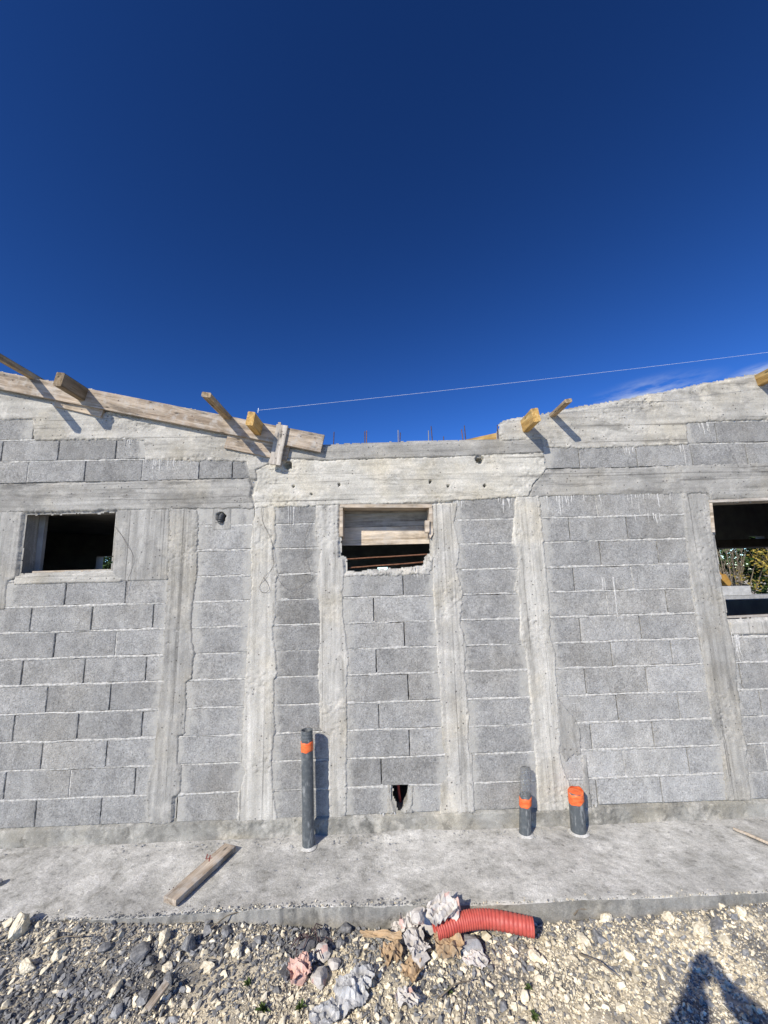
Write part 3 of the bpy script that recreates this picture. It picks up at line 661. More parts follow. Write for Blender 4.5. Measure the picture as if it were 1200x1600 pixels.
def rafter(contact, near_out, sec, tilt, mat, label, tone=1.0, yaw=0.0, rise=0.0, back=.9):
    """Timber over the wall, pointing out of it: contact = photo point of its top corner at the wall face."""
    c = Vector(W(*contact, -.06)); w, h = sec
    mb = MB(); bv = .006; n = 10; V = []
    L = near_out + .06 + back; s = random.randint(0, 999)
    for i in range(n+1):
        y = -near_out + i/n*L; 
        k = 1.0
        for (x, z) in ((bv, 0), (w-bv, 0), (w, -bv), (w, -h+bv), (w-bv, -h), (bv, -h), (0, -h+bv), (0, -bv)):
            j = fbm(y*7+x*30, s+z*30, s, 2)*.001
            V.append((y, -x+j-0*w, z+j))
    Fc = [(i*8+q, i*8+(q+1) % 8, (i+1)*8+(q+1) % 8, (i+1)*8+q) for i in range(n) for q in range(8)] + [tuple(range(8)), tuple(n*8+7-q for q in range(8))]
    mb.add(V, Fc, tone); o = mb.build('roof_rafter', M[mat])
    # local x -> world +Y, local y -> world -X
    o.matrix_world = Matrix.Translation(c) @ Matrix.Rotation(tilt, 4, 'Y') @ Matrix.Rotation(yaw, 4, 'Z') @ Matrix.Rotation(rise, 4, 'X') @ Matrix.Rotation(pi/2, 4, 'Z')
    tag(o, label, 'rafter', 'rafters poking out over the wall top'); return o
TL, TR = .17, -.15
rafter((46, 583), .55, (.055, .05), TL, 'wood_dark', 'thin brown rafter end cut by the left edge of the photo', 1.5)
rafter((126, 605), .26, (.068, .118), TL, 'wood_dark', 'thick dark brown rafter above the tan cleat board', 1.0)
rafter((349, 647), .42, (.072, .040), TL, 'wood_dark', 'long thin brown rafter with a rounded end, left of the yellow one', 1.5)
r4 = rafter((400.5, 659), .22, (.062, .118), TL, 'wood_yellow', 'short yellow rafter with the string line tied to its nail')
rafter((816, 653), .19, (.062, .118), TR, 'wood_yellow', 'thick yellow rafter at the low end of the right parapet')
rafter((862, 643), .24, (.062, .032), TR, 'wood_dark', 'thin brown rafter just right of the thick yellow one', 1.6)
rafter((1187, 582), .2, (.065, .11), TR, 'wood_yellow', 'yellow rafter cut by the right edge of the photo', .8)
a = W(700, 693, .5); b = W(800, 671, .5)
t = MB(); t.box(0, (Vector(b)-Vector(a)).length+1.2, 0, .05, -.14, 0)
o = t.build('timber_beam', M['wood_yellow']); o.location = a; o.rotation_euler = (0, -atan2(b[2]-a[2], b[0]-a[0]), 0)
tag(o, 'golden sloping timber showing behind the centre of the wall top', 'beam')
# nail and string line
nl = W(403, 645, -.26); MB().tube([nl, (nl[0]+.004, nl[1], nl[2]+.04)], .003, 6).build('nail', M['string'], r4).matrix_parent_inverse = r4.matrix_world.inverted()
s0 = Vector((nl[0]+.003, nl[1], nl[2]+.022)); s1 = Vector(W(1330, 534, -.26)); pts = []
for i in range(41):
    u = i/40; p = s0.lerp(s1, u); p.z -= .05*4*u*(1-u)*.35; pts.append(p)
tag(MB().tube(pts, .0009, 5).build('string_line', M['string']), 'thin pale string line stretched across the sky from the yellow rafter', 'string')

def nails(board, pts, Y0):
    bpy.context.view_layer.update(); inv = board.matrix_world.inverted()
    for (px, py) in pts:
        q = inv @ Vector(W(px, py, Y0)); MB().tube([(q.x, -.0025, q.z), (q.x, .004, q.z)], .0042, 8).build('nail_head', M['rust_dark'], board)
for b_ in [o for o in bpy.data.objects if o.name.startswith('formwork_board')]:
    lb = b_['label']
    if 'upright' in lb and 'crossed' not in lb: nails(b_, [(440.5, 674), (443, 679), (436, 695), (431, 716)], -.083)
    elif 'far left' in lb: nails(b_, [(98, 633), (128, 640), (80, 630)], -.029)
    elif 'crossed' in lb: nails(b_, [(372, 690), (408, 701)], -.029)
    else: nails(b_, [(20, 594), (185, 626), (240, 640), (300, 650), (470, 682), (495, 692), (492, 684)], -.058)

# ---- lining boards of the openings
def wbox(name, px0, px1, pyt, pyb, y0, y1, mat, parent, tone=1.0, Yp=None):
    Yp = y0 if Yp is None else Yp
    q = [W(px0, pyt, Yp), W(px1, pyt, Yp), W(px1, pyb, Yp), W(px0, pyb, Yp)]
    mb = MB(); c = sum((Vector(v) for v in q), Vector())/4
    mb.prism([(v[0]-c.x, v[2]-c.z) for v in q], y0-c.y, y1-c.y, tone)
    o = mb.build(name, M[mat]); o.location = c
    if parent is not None: o.parent = parent; o.matrix_parent_inverse = parent.matrix_world.inverted()
    return o
f = wbox('formwork_frame', 531, 675, 788.0, 793.0, -.013, .15, 'wood_pale', BL); f['label'] = 'pale lining boards of the centre opening'
bpy.context.view_layer.update()
wbox('side_board', 530.5, 535.5, 793.4, 838, -.010, .15, 'wood_pale', f)
q = [(670.5, 793), (675.8, 792.6), (676.8, 834), (672.5, 841), (670.5, 836)]
mb = MB(); mb.prism(Wxz(q, -.010), -.010, .15); mb.build('side_board', M['wood_pale'], f).matrix_parent_inverse = f.matrix_world.inverted()
wbox('cleat', 664.5, 671.0, 813, 832, -.03, .03, 'wood_pale', f)
f2 = empty('formwork_plank', W(600, 850, .21)); tag(f2, 'knotty formwork planks closing the upper half of the centre opening from inside', 'planks'); bpy.context.view_layer.update()
def inside_plank(name, pya, pyb, mat, tone):
    a = W(500, pya+2, .205); b = W(700, pya-3, .205); zt = a[2]; zb = W(600, pyb, .205)[2]
    mb = MB(); mb.box(0, b[0]-a[0], 0, .026, 0, zt-zb, tone); o = mb.build(name, M[mat]); o.location = (a[0], .205, zb)
    o.parent = f2; o.matrix_parent_inverse = f2.matrix_world.inverted(); return o
inside_plank('upper_board', 780, 822.5, 'wood_gray', .8)
inside_plank('lower_board', 823.5, 851, 'wood_pale', 1.1)
o = inside_plank('batten', 795, 802, 'wood_gray', .8); o.location.y -= .016
mb = MB(); mb.prism(Wxz([(1108, 781.2), (1345, 771), (1345, 776), (1108.5, 785.3)], -.012), -.012, .16); f3 = mb.build('formwork_frame', M['wood_gray'], BL); f3['label'] = 'pale lining boards of the right opening'
mb = MB(); mb.prism(Wxz([(1109, 786), (1113, 785.8), (1117.5, 831.5), (1113.2, 831.5)], -.012), -.012, .1); mb.build('side_board', M['wood_pale'], f3)
mb = MB(); mb.prism(Wxz([(1137, 963), (1345, 953), (1345, 957), (1137, 966)], .14), .14, .17); mb.build('bottom_board', M['wood_gray'], f3)
a = W(50, 896, .06); b = W(176.5, 890, .06)
mb = MB(); mb.box(0, b[0]-a[0]-.003, 0, .1, 0, .032); o = mb.build('sill_board', M['wood_pale']); o.location = (a[0], .06, wlz[0]+.016)
tag(o, 'narrow pale board lying on the sill of the left window', 'board')

# ---- loose tie wires on the wall
def wire(pts, label, r=.0013):
    P = [Vector((*Wxz([(x, y)])[0], 0)) for x, y in pts]; out = []
    n = len(P)
    for i in range(n-1):
        p0, p1, p2, p3 = P[max(i-1, 0)], P[i], P[i+1], P[min(i+2, n-1)]
        for k in range(6):
            t = k/6; q = .5*((2*p1)+(p2-p0)*t+(2*p0-5*p1+4*p2-p3)*t*t+(3*p1-p0-3*p2+p3)*t**3)
            out.append(Vector((q.x, -.014-.006*sin(len(out)*.7), q.y)))
    out.append(Vector((P[-1].x, -.012, P[-1].y)))
    tag(MB().tube(out, r, 5).build('tie_wire', M['wire']), label, 'wire', 'tie wires left on the wall')
wire([(181, 822), (190, 835), (203, 855), (209, 870), (207, 888), (202, 908), (200, 930)], 'thin bent wire hanging beside the left window')
wire([(410, 790), (411, 815), (422, 838), (428, 862), (427, 885), (412, 905), (406, 918), (412, 926), (421, 922), (419, 912), (412, 902)], 'looped thin wire on the second column from the left')
wire([(432, 898), (440, 912), (452, 921), (466, 918), (478, 910), (486, 900), (480, 875), (476, 850), (482, 825), (492, 806)], 'curved thin wire across the narrow dark block panel', .001)

# ================================================================ SLAB AND GROUND
fe = [(-6.2, -.70)] + [tuple(G(px, py, SZ-.01)[:2]) for px, py in ((0,1441),(120,1437),(250,1431),(430,1418),(620,1413),(800,1411),(1000,1403),(1200,1393))] + [(6.2, -.50)]
fx = np.array([p[0] for p in fe]); fy = np.array([p[1] for p in fe])
def slab_edge(x): return np.interp(x, fx, fy)
def slab():
    xs = np.arange(-6.0, 6.01, .0115); n = len(xs); m = 62
    E = slab_edge(xs) + fbm(xs*6, xs*0, 91, 4)*.010 + np.abs(fbm(xs*17, xs*0, 92, 4))*.022*sstep(.3, -1.0, xs) + np.abs(fbm(xs*25, xs*0, 93, 3))*.008
    T = np.linspace(0, 1, m)
    XX = np.repeat(xs[:, None], m, 1); YY = .02 + (E[:, None]-.02)*T[None, :]
    Z = fbm(XX*3.5, YY*3.5, 61, 3)*.006 + (fbm(XX*8, YY*8, 63, 4)*.003 + fbm(XX*31, YY*29, 64, 2)*.0020*sstep(.5, -.9, XX + fbm(XX*1.5, YY*2, 62, 2))) + np.clip(fbm(XX*38, YY*38, 65, 2), 0, 1)*.004*sstep(-.1, .4, fbm(XX*2, YY*2, 67, 3)+.15)
    Z += .02*sstep(-.16, .0, YY)*np.clip(fbm(XX*5, YY*5, 68, 3)+.5, 0, 1) * sstep(.9, .2, np.abs(XX+.2))          # mortar droppings along the wall
    Z += .03*np.clip(fbm(XX*20, YY*20, 69, 3)-.1, 0, 1)*sstep(.10, .02, np.hypot((XX-.0), (YY+.06)*1.2))
    Z -= .012*T[None, :]
    dd = (1-T[None, :])*np.abs(E[:, None]-.02)
    Z = np.where(dd < .010, Z - .006*(1-dd/.010)**2, Z)
    Z = Z + SZ
    V = np.stack([XX, YY, Z], 2)
    idx = np.arange(n*m).reshape(n, m)
    Q = np.stack([idx[:-1, :-1].ravel(), idx[:-1, 1:].ravel(), idx[1:, 1:].ravel(), idx[1:, :-1].ravel()], 1)
    k = 9; q = np.linspace(0, 1, k); XR_ = np.repeat(xs[:, None], k, 1); zt = V[:, -1, 2][:, None]
    YR_ = E[:, None] - .004*q[None, :] + fbm(XR_*22, q[None, :]*3+XR_*0, 95, 3)*.004*np.minimum(1, q[None, :]*4); ZR_ = zt*(1-q[None, :]) + (SZ-.22)*q[None, :]
    V2 = np.stack([XR_, YR_, ZR_], 2); id2 = np.arange(n*k).reshape(n, k) + n*m
    Q2 = np.stack([id2[:-1, :-1].ravel(), id2[:-1, 1:].ravel(), id2[1:, 1:].ravel(), id2[1:, :-1].ravel()], 1)
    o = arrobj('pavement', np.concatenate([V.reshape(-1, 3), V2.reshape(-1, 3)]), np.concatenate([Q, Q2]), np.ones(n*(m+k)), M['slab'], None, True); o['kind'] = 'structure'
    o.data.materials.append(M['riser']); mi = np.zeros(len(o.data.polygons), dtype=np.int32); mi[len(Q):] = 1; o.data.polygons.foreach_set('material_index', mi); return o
slab()
def ground_z(x, y):
    base = np.interp(x, [-3, -1.8, -1.0, -.4, .6, 1.2, 2.0, 3], [-.015, -.022, -.065, -.125, -.135, -.115, -.085, -.05])
    near = np.exp(-np.clip(slab_edge(x)-y, 0, 9)/.35)
    base = base*near + (-.10)*(1-near)
    a = np.clip(1-np.hypot(x, y+1)/6, 0, 1)
    return base + SZ + (fbm(x*2.2, y*2.2, 31, 3)*.018 + fbm(x*11, y*11, 32, 3)*.006)*a
def ground():
    def ax(lo, hi, step, far):
        c = list(np.arange(lo, hi+1e-6, step)); g = step; p = hi
        while p < far: g *= 1.35; p += g; c.append(p)
        g = step; p = lo
        while p > -far: g *= 1.35; p -= g; c.insert(0, p)
        return np.array(c)
    xs = ax(-4, 4, .03, 400); ys = ax(-2.6, -.4, .03, 400)
    XX, YY = np.meshgrid(xs, ys, indexing='ij'); Z = ground_z(XX, YY)
    inside = (YY > slab_edge(XX)+.02); Z = np.where(inside & (YY < 8), -.16, Z)
    Z = np.where(YY > 8, -.1, Z)
    n, m = XX.shape; idx = np.arange(n*m).reshape(n, m)
    Q = np.stack([idx[:-1, :-1].ravel(), idx[1:, :-1].ravel(), idx[1:, 1:].ravel(), idx[:-1, 1:].ravel()], 1)
    o = arrobj('ground', np.stack([XX, YY, Z], 2).reshape(-1, 3), Q, np.ones(n*m), M['soil'], None, True); o['kind'] = 'structure'
ground()

# ---- gravel
def hull(npts, sq=(1, .8, .6), seed=0, jit=.25):
    r = np.random.default_rng(seed); bm = bmesh.new()
    for i in range(npts):
        v = r.normal(size=3); v /= np.linalg.norm(v); v *= 1-jit*r.random(); bm.verts.new(v*np.array(sq))
    res = bmesh.ops.convex_hull(bm, input=bm.verts)
    bmesh.ops.delete(bm, geom=[e for e in res['geom_interior'] if isinstance(e, bmesh.types.BMVert)], context='VERTS')
    bmesh.ops.triangulate(bm, faces=bm.faces)
    bm.verts.index_update(); V = np.array([v.co[:] for v in bm.verts]); Fc = np.array([[v.index for v in f.verts] for f in bm.faces]); bm.free()
    return V, Fc
TG = [hull(11, (1, .55+.35*((i*37) % 10)/10, .3+.3*((i*53) % 10)/10), 100+i, .38) for i in range(26)]; TCm = [hull(15, (1, .6+.35*((i*29) % 10)/10, .45+.35*((i*61) % 10)/10), 200+i, .32) for i in range(26)]
def rotmats(n):
    q = rng.normal(size=(n, 4)); q /= np.linalg.norm(q, axis=1)[:, None]; w, x, y, z = q.T
    return np.stack([np.stack([1-2*(y*y+z*z), 2*(x*y-z*w), 2*(x*z+y*w)], 1), np.stack([2*(x*y+z*w), 1-2*(x*x+z*z), 2*(y*z-x*w)], 1), np.stack([2*(x*z-y*w), 2*(y*z+x*w), 1-2*(x*x+y*y)], 1)], 1)
def graymap(x, y):
    """share of grey stones: a dark band along the slab (wide at left), cream rubble elsewhere"""
    d = slab_edge(x)-y
    wband = np.interp(x, [-3, -1.6, -1.0, -.5, .3, .9, 1.6, 3], [.85, .72, .52, .32, .25, .13, .18, .4])
    g = sstep(wband*1.25, wband*.55, d + fbm(x*3, y*3, 41, 3)*.12)
    g = g*np.interp(x, [-2, 0, .6, 1.2, 2.5], [.95, .95, .68, .40, .6])
    g = np.clip(g*(.85+.6*fbm(x*4.5, y*4.5, 44, 3)), 0, 1)
    g = np.maximum(g, .42*sstep(-.1, .35, fbm(x*2.4, y*2.4, 43, 3)))
    return np.clip(g + .10, 0, 1)
def gravel(name, pts, sizes, T, mat, label):
    VV = []; FF = []; TT = []; off = 0; n = len(pts); which = rng.integers(0, len(T), n); R = rotmats(n)
    for k, (V, Fc) in enumerate(T):
        s = np.where(which == k)[0]
        if not len(s): continue
        P = np.einsum('nij,vj->nvi', R[s], V)*sizes[s][:, None, None]; P[:, :, 2] *= .8; P += pts[s][:, None, :]
        VV.append(P.reshape(-1, 3)); nv = len(V)
        FF.append((Fc[None] + (np.arange(len(s))*nv)[:, None, None]).reshape(-1, 3) + off); off += len(s)*nv
        TT.append(np.repeat(rng.uniform(.68, 1.25, len(s)), nv))
    o = arrobj(name, np.concatenate(VV), np.concatenate(FF), np.concatenate(TT), mat); tag(o, label, 'gravel', kind='stuff'); return o
def scatter(n, x0, x1, d0, d1):
    x = rng.uniform(x0, x1, n); d = rng.uniform(d0, d1, n); return x, slab_edge(x)-d
sets = []
for (n, x0, x1, d0, d1, r0, r1, pw) in ((52000, -2.7, 2.7, -.005, .72, .003, .0085, 1.5), (9500, -2.7, 2.7, .0, .72, .008, .017, 1.8), (1500, -2.7, 2.7, .012, .72, .015, .028, 2.0),
                                        (9000, -4.2, 4.2, .7, 2.6, .007, .02, 1.6), (2500, -5.5, -2.8, .0, .9, .006, .022, 1.6), (2500, 2.8, 5.5, .0, .9, .006, .022, 1.6)):
    x, y = scatter(n, x0, x1, d0, d1); r = r0+(r1-r0)*rng.random(n)**pw; sets.append((x, y, r))
n_sp = 900; x = np.where(rng.random(n_sp) < .7, rng.uniform(-2.7, .2, n_sp), rng.uniform(-2.7, 2.7, n_sp)); d_ = -np.abs(rng.normal(0, .022, n_sp)); sets.append((x, slab_edge(x)-d_, .003+.010*rng.random(n_sp)**2.2))
nc = 620; x, y = scatter(nc, -2.4, 2.6, .01, .7); sets.append((x, y, .016+.020*rng.random(nc)**2.0))
ng = 3200; x, y = scatter(ng, -2.7, 2.0, .0, .6); sets.append((x, y, .011+.019*rng.random(ng)**1.7))
gx = np.concatenate([s[0] for s in sets]); gy = np.concatenate([s[1] for s in sets]); gr = np.concatenate([s[2] for s in sets])
gm = rng.random(len(gx)) < graymap(gx, gy)
sandy = sstep(.02, .30, fbm(gx*2.0, gy*3.0, 47, 4) + .22*sstep(-.4, .5, gx) - .12) * sstep(.08, .2, slab_edge(gx)-gy)
keep_ = (rng.random(len(gx)) > sandy*.72) | (np.arange(len(gx)) >= len(gx)-ng-nc)
order_ = np.nonzero(keep_)[0]; gx, gy, gr, gm = gx[order_], gy[order_], gr[order_], gm[order_]
gz_ = np.where(gy > slab_edge(gx), SZ-.012, ground_z(gx, gy)) + gr*rng.uniform(-.1, .55, len(gx))
extra_ = np.arange(len(gx)) >= len(gx)-ng; cr_ = (np.arange(len(gx)) >= len(gx)-ng-nc) & ~extra_; gm = gm & ~cr_; kp = ~extra_ | (rng.random(len(gx)) < graymap(gx, gy)*.8)
gm = (gm | extra_)[kp]; gx, gy, gz_, gr = gx[kp], gy[kp], gz_[kp], gr[kp]
P = np.stack([gx, gy, gz_], 1)
gravel('gravel', P[gm], gr[gm]*1.12, TG, M['stone_gray'], 'crushed dark grey gravel along the edge of the slab')
gravel('gravel', P[~gm], gr[~gm], TCm, M['stone_cream'], 'cream limestone rubble and grit in the foreground')

# ---- larger stones one can tell apart
def rock(px, py, wpx, hpx, mat, label, seed, flat=.55, npts=22, jit=.22, sink=.25, rz=0.0, bumpy=True):
    zz = -.1
    for _ in range(3):
        p = G(px, py, zz+.02); zz = float(ground_z(p[0], p[1]))
    k = float((np.array(p)-CAM) @ FW); sc = k/F/1.22
    a = wpx*sc*.5; b = max(hpx*sc*.62, a*.45)
    V, Fc = hull(npts, (1, 1, 1), seed, jit)
    bm = bmesh.new(); vs = [bm.verts.new(v) for v in V]
    for f_ in Fc: bm.faces.new([vs[i] for i in f_])
    bmesh.ops.bevel(bm, geom=bm.edges[:], offset=.04, segments=1, affect='EDGES')
    bmesh.ops.triangulate(bm, faces=bm.faces)
    bmesh.ops.subdivide_edges(bm, edges=bm.edges[:], cuts=1, use_grid_fill=True)
    bmesh.ops.subdivide_edges(bm, edges=bm.edges[:], cuts=1, use_grid_fill=True)
    c = min(a, b)*flat*1.5
    for v in bm.verts:
        n_ = float(fbm(v.co.x*4+seed, v.co.y*4+v.co.z*3, seed, 3))
        v.co *= 1+(.16 if 'cream' in mat else .07)*n_ + (.05 if 'cream' in mat else .02)*float(fbm(v.co.x*9+seed, v.co.z*9+v.co.y*8, seed+3, 2))
        v.co = Vector((v.co.x*a, v.co.y*b, v.co.z*c))
    me = bpy.data.meshes.new('stone'); bmesh.ops.recalc_face_normals(bm, faces=bm.faces); bm.to_mesh(me); bm.free()
    at = me.attributes.new('tone', 'FLOAT', 'POINT'); at.data.foreach_set('value', np.full(len(me.vertices), random.uniform(.9, 1.15), dtype=np.float32))
    me.materials.append(M[mat]); o = bpy.data.objects.new('stone', me); COL.objects.link(o)
    o.location = (p[0], p[1], zz+c*(1-2*sink)); o.rotation_euler = (random.uniform(-.2, .2), random.uniform(-.15, .15), rz)
    tag(o, label, 'stone', 'larger stones lying in the gravel'); return o
RK = [(28, 1456, 34, 34, 'stone_cream', 'big cream boulder against the slab at the far left', .9, .1),
 (79, 1470, 24, 20, 'stone_cream', 'pale cream stone right of the big cream boulder', .6, .3),
 (93, 1491, 32, 22, 'stone_cream', 'long cream stone leaning in dark gravel at left', .5, .6),
 (44, 1509, 34, 24, 'stone_cream', 'lumpy cream stone below the big cream boulder', .6, 0),
 (163, 1481, 26, 18, 'stone_gray', 'small grey stone left of the flat grey slab stone', .6, .2),
 (217, 1488, 44, 42, 'stone_gray', 'largest flat grey slab stone in the left gravel', .35, .5),
 (230, 1503, 28, 22, 'stone_gray', 'grey stone wedged under the largest flat slab stone', .5, .1),
 (257, 1466, 26, 22, 'stone_cream', 'cream rubble stone above the flat grey slab stone', .7, .4),
 (262, 1508, 24, 16, 'stone_cream', 'cream stone right of the wedged grey stone', .6, .1),
 (295, 1481, 32, 32, 'stone_gray', 'angular grey stone casting a shadow, centre left', .8, .3),
 (325, 1452, 26, 24, 'stone_gray', 'grey stone close to the slab below the plank', .5, .8),
 (353, 1454, 30, 26, 'stone_gray', 'flat grey stone against the slab right of the plank', .4, .5),
 (370, 1482, 22, 24, 'stone_cream', 'cream stone right of the angular grey stone', .7, .1),
 (324, 1508, 20, 28, 'stone_cream', 'tall cream stone below the angular grey stone', .6, 1.2),
 (181, 1542, 20, 34, 'stone_cream', 'upright cream stone in the lower left gravel', .6, 0),
 (150, 1548, 28, 18, 'stone_gray', 'flat grey stone left of the upright cream stone', .4, .4),
 (222, 1560, 30, 36, 'stone_gray', 'slanting dark grey stone low at left', .5, .7),
 (262, 1532, 26, 22, 'stone_gray', 'dark stone beside the brown chip of wood', .6, .2),
 (183, 1577, 22, 22, 'stone_pale', 'pale grey stone at the bottom left', .6, .2),
 (105, 1545, 40, 14, 'stone_pale', 'broken pale flat stone at the lower left', .3, .2),
 (402, 1468, 24, 18, 'stone_gray', 'grey stone under the slab left of the paper scraps', .6, .3),
 (540, 1450, 30, 20, 'stone_gray', 'grey stone left of the torn kraft strip', .6, .3),
 (503, 1461, 24, 22, 'stone_gray', 'grey stone above the pink paper scraps', .6, .5),
 (530, 1473, 24, 24, 'stone_gray', 'grey stone below the kraft strip', .6, .2),
 (735, 1481, 58, 36, 'stone_pale', 'flat broken piece of pale concrete under the red pipe', .5, .15),
 (808, 1462, 30, 14, 'stone_gray', 'grey stone under the open end of the red pipe', .6, .1),
 (834, 1492, 20, 26, 'stone_cream', 'cream stone below the open end of the red pipe', .7, .6),
 (866, 1430, 22, 18, 'stone_cream', 'cream stone against the slab right of the red pipe', .8, .2),
 (935, 1462, 26, 30, 'stone_gray', 'grey stone alone in cream rubble right of the red pipe', .6, .2),
 (911, 1468, 22, 24, 'stone_cream', 'cream stone left of the lone grey stone', .7, .8),
 (947, 1434, 32, 16, 'stone_cream', 'low wide cream stone at the slab edge right of the red pipe', .6, .1),
 (980, 1488, 20, 26, 'stone_cream', 'rounded cream stone in the middle of the right rubble', .7, .2),
 (955, 1513, 20, 18, 'stone_gray', 'round flat grey stone in the right rubble', .4, .2),
 (1032, 1551, 14, 22, 'stone_gray', 'small oval grey stone left of the shadow', .5, .2),
 (1044, 1432, 20, 18, 'stone_cream', 'cream stone right of centre by the slab', .7, .4),
 (1095, 1450, 28, 30, 'stone_cream', 'long cream stone leaning right, above the shadow', .5, 2.2),
 (1118, 1440, 26, 36, 'stone_gray', 'long grey stone above the shadow', .4, 2.2),
 (1132, 1467, 18, 18, 'stone_cream', 'cream stone just right of the shadow tip', .7, .2),
 (1126, 1412, 18, 14, 'stone_cream', 'small cream stone touching the slab at right', .7, .2),
 (1158, 1424, 20, 16, 'stone_cream', 'rightmost cream stone near the slab', .7, .6)]
for i, r in enumerate(RK): rock(r[0], r[1], r[2], r[3], r[4], r[5], 300+i, r[6], rz=r[7], npts=14 if 'gray' in r[4] else 26, jit=.3 if 'gray' in r[4] else .15)

# ================================================================ PIPES ON THE SLAB
def pipe(base, top, r, label, tape, threads=0, slant=0.0, film=None, cap=False):
    b = G(*base, SZ+.002); Yb = b[1]
    t = W(*top, Yb); e = empty('drain_pipe', b); tag(e, label, 'pipe', 'drain pipes standing on the slab')
    Hh = t[2]-b[2]; lean = (t[0]-b[0])/Hh
    def at(z): return Vector((lean*z, 0, z))
    mb = MB(); n = 28; zs = [-.03, .0] + list(np.linspace(.02, Hh, 16)); V = []
    prof = [(z, r) for z in zs]
    if threads:
        prof = [(z, r) for z in zs if z < Hh-.095] + [(Hh-.094+k*.0058, r*(1.0 if k % 4 < 2 else .955)) for k in range(17)]
    prof += [(prof[-1][0], r*.86), (Hh-.12, r*.86)]
    for z, rr in prof:
        c = at(z)
        for k in range(n): a_ = 2*pi*k/n; V.append((c.x+rr*cos(a_), c.y+rr*sin(a_), c.z + (slant*cos(a_)*r if z > Hh-.03 else 0)))
    m_ = len(prof); Fc = [(i*n+k, i*n+(k+1) % n, (i+1)*n+(k+1) % n, (i+1)*n+k) for i in range(m_-1) for k in range(n)]
    mb.add(V, Fc, 1, True); pb = mb.build('pipe_body', M['pvc'], e)
    for (z0, z1, sl) in tape:
        tb = MB(); V = []; rows_ = 6
        for i in range(rows_):
            z = z0+(z1-z0)*i/(rows_-1); c = at(z)
            for k in range(n):
                a_ = 2*pi*k/n; zz = z + sl*r*sin(a_*1+1.0)*(1 if i in (0,) else .6) + .003*sin(a_*5+i)
                rr = r+.0022+.0012*sin(a_*7+i*2)
                V.append((c.x+rr*cos(a_), c.y+rr*sin(a_), zz))
        for rr, i in ((r-.004, rows_-1),):
            c = at(z1)
            for k in range(n): a_ = 2*pi*k/n; V.append((c.x+rr*cos(a_), c.y+rr*sin(a_), V[(rows_-1)*n+k][2]))
        tb.add(V, [(i*n+k, i*n+(k+1) % n, (i+1)*n+(k+1) % n, (i+1)*n+k) for i in range(rows_) for k in range(n)], 1, True)
        tb.build('tape', M['orange'], e)
    if cap:
        cb = MB(); c = at(Hh); V = [(c.x, c.y, Hh+.007)] + [(c.x+rr*cos(2*pi*k/n), c.y+rr*sin(2*pi*k/n), Hh+zz) for rr, zz in ((r*.6, .006), (r+.002, .0)) for k in range(n)]
        cb.add(V, [(0, 1+k, 1+(k+1) % n) for k in range(n)] + [(1+k, 1+n+k, 1+n+(k+1) % n, 1+(k+1) % n) for k in range(n)], 1, True); cb.build('tape_cap', M['orange'], e)
    if film:
        fm = MB(); V = []; R_ = 26; zt = film
        for i in range(R_):
            z = Hh-.10+(zt-Hh+.10)*i/(R_-1); c = at(z); q = i/(R_-1); taper = 1-.25*max(0, q-.75)*4*.5
            for k in range(n):
                a_ = 2*pi*k/n; rr = (r*.97)*taper*(1+.05*float(fbm(k*.9, i*.35, 12, 2))); V.append((c.x+rr*cos(a_), c.y+rr*sin(a_), z+(.01*float(fbm(k*.5, 3, 4, 2)) if i == R_-1 else 0)))
        Fc = [(i*n+k, i*n+(k+1) % n, (i+1)*n+(k+1) % n, (i+1)*n+k) for i in range(R_-1) for k in range(n)] + [tuple((R_-1)*n+k for k in range(n))]
        fm.add(V, Fc, 1, True); fm.build('plastic_bottle', M['film'], e)
    # white cement smear round the foot
    sm = MB(); V = []
    for rr, z in ((r+.02, .001), (r+.008, .005), (r+.001, .010)):
        for k in range(n): a_ = 2*pi*k/n; j = 1+.35*float(fbm(k*.8, rr*50, 9, 2)); V.append((cos(a_)*(r+(rr-r)*j), sin(a_)*(r+(rr-r)*j), z))
    sm.add(V, [(i*n+k, i*n+(k+1) % n, (i+1)*n+(k+1) % n, (i+1)*n+k) for i in range(2) for k in range(n)], 1, True); sm.build('cement_collar', M['slab'], e)
    return e, Hh
z_at = lambda py, base: W(base[0], py, G(*base, SZ)[1])[2]-SZ
B1 = (482, 1322); pipe(B1, (479.5, 1140), .0435, 'tall grey drain pipe with an orange tape band near its top', [(z_at(1172, B1), z_at(1158, B1), .12)], threads=1)
B2 = (820.5, 1303); pipe(B2, (821, 1241), .0425, 'short grey pipe with orange tape and a clear plastic bottle stuck in its top', [(z_at(1257, B2), z_at(1244, B2), .2)], film=z_at(1201, B2))
B3 = (904, 1300); pipe(B3, (899.3, 1236), .053, 'short thick grey pipe capped with ragged orange tape', [(z_at(1250, B3), z_at(1236, B3)+.002, .35)], cap=True)

# plank lying on the slab, with the handwritten 4
def slab_z(x, y): return 0.004
a = Vector(G(256, 1401, SZ+.035)); b = Vector(G(351, 1318, SZ+.035)); c = Vector(G(263, 1409, SZ+.035))
ax = (b-a); ax.z = 0; L = ax.length; ax.normalize(); ay = Vector((ax.y, -ax.x, 0)); wd = .098; th = .032
e = MB(); nn = 12; V = []
for i in range(nn+1):
    t_ = L*i/nn
    for (y, z) in ((0, th-.002), (.002, th), (wd-.002, th), (wd, th-.002), (wd, .0), (0, .0)): V.append((t_, y-.0, z))
e.add(V, [(i*6+k, i*6+(k+1) % 6, (i+1)*6+(k+1) % 6, (i+1)*6+k) for i in range(nn) for k in range(6)] + [tuple(range(6)), tuple(nn*6+5-k for k in range(6))], 1.15)
pl = e.build('wood_plank', M['wood_old']); tag(pl, 'weathered plank lying on the slab with a red handwritten 4', 'plank')
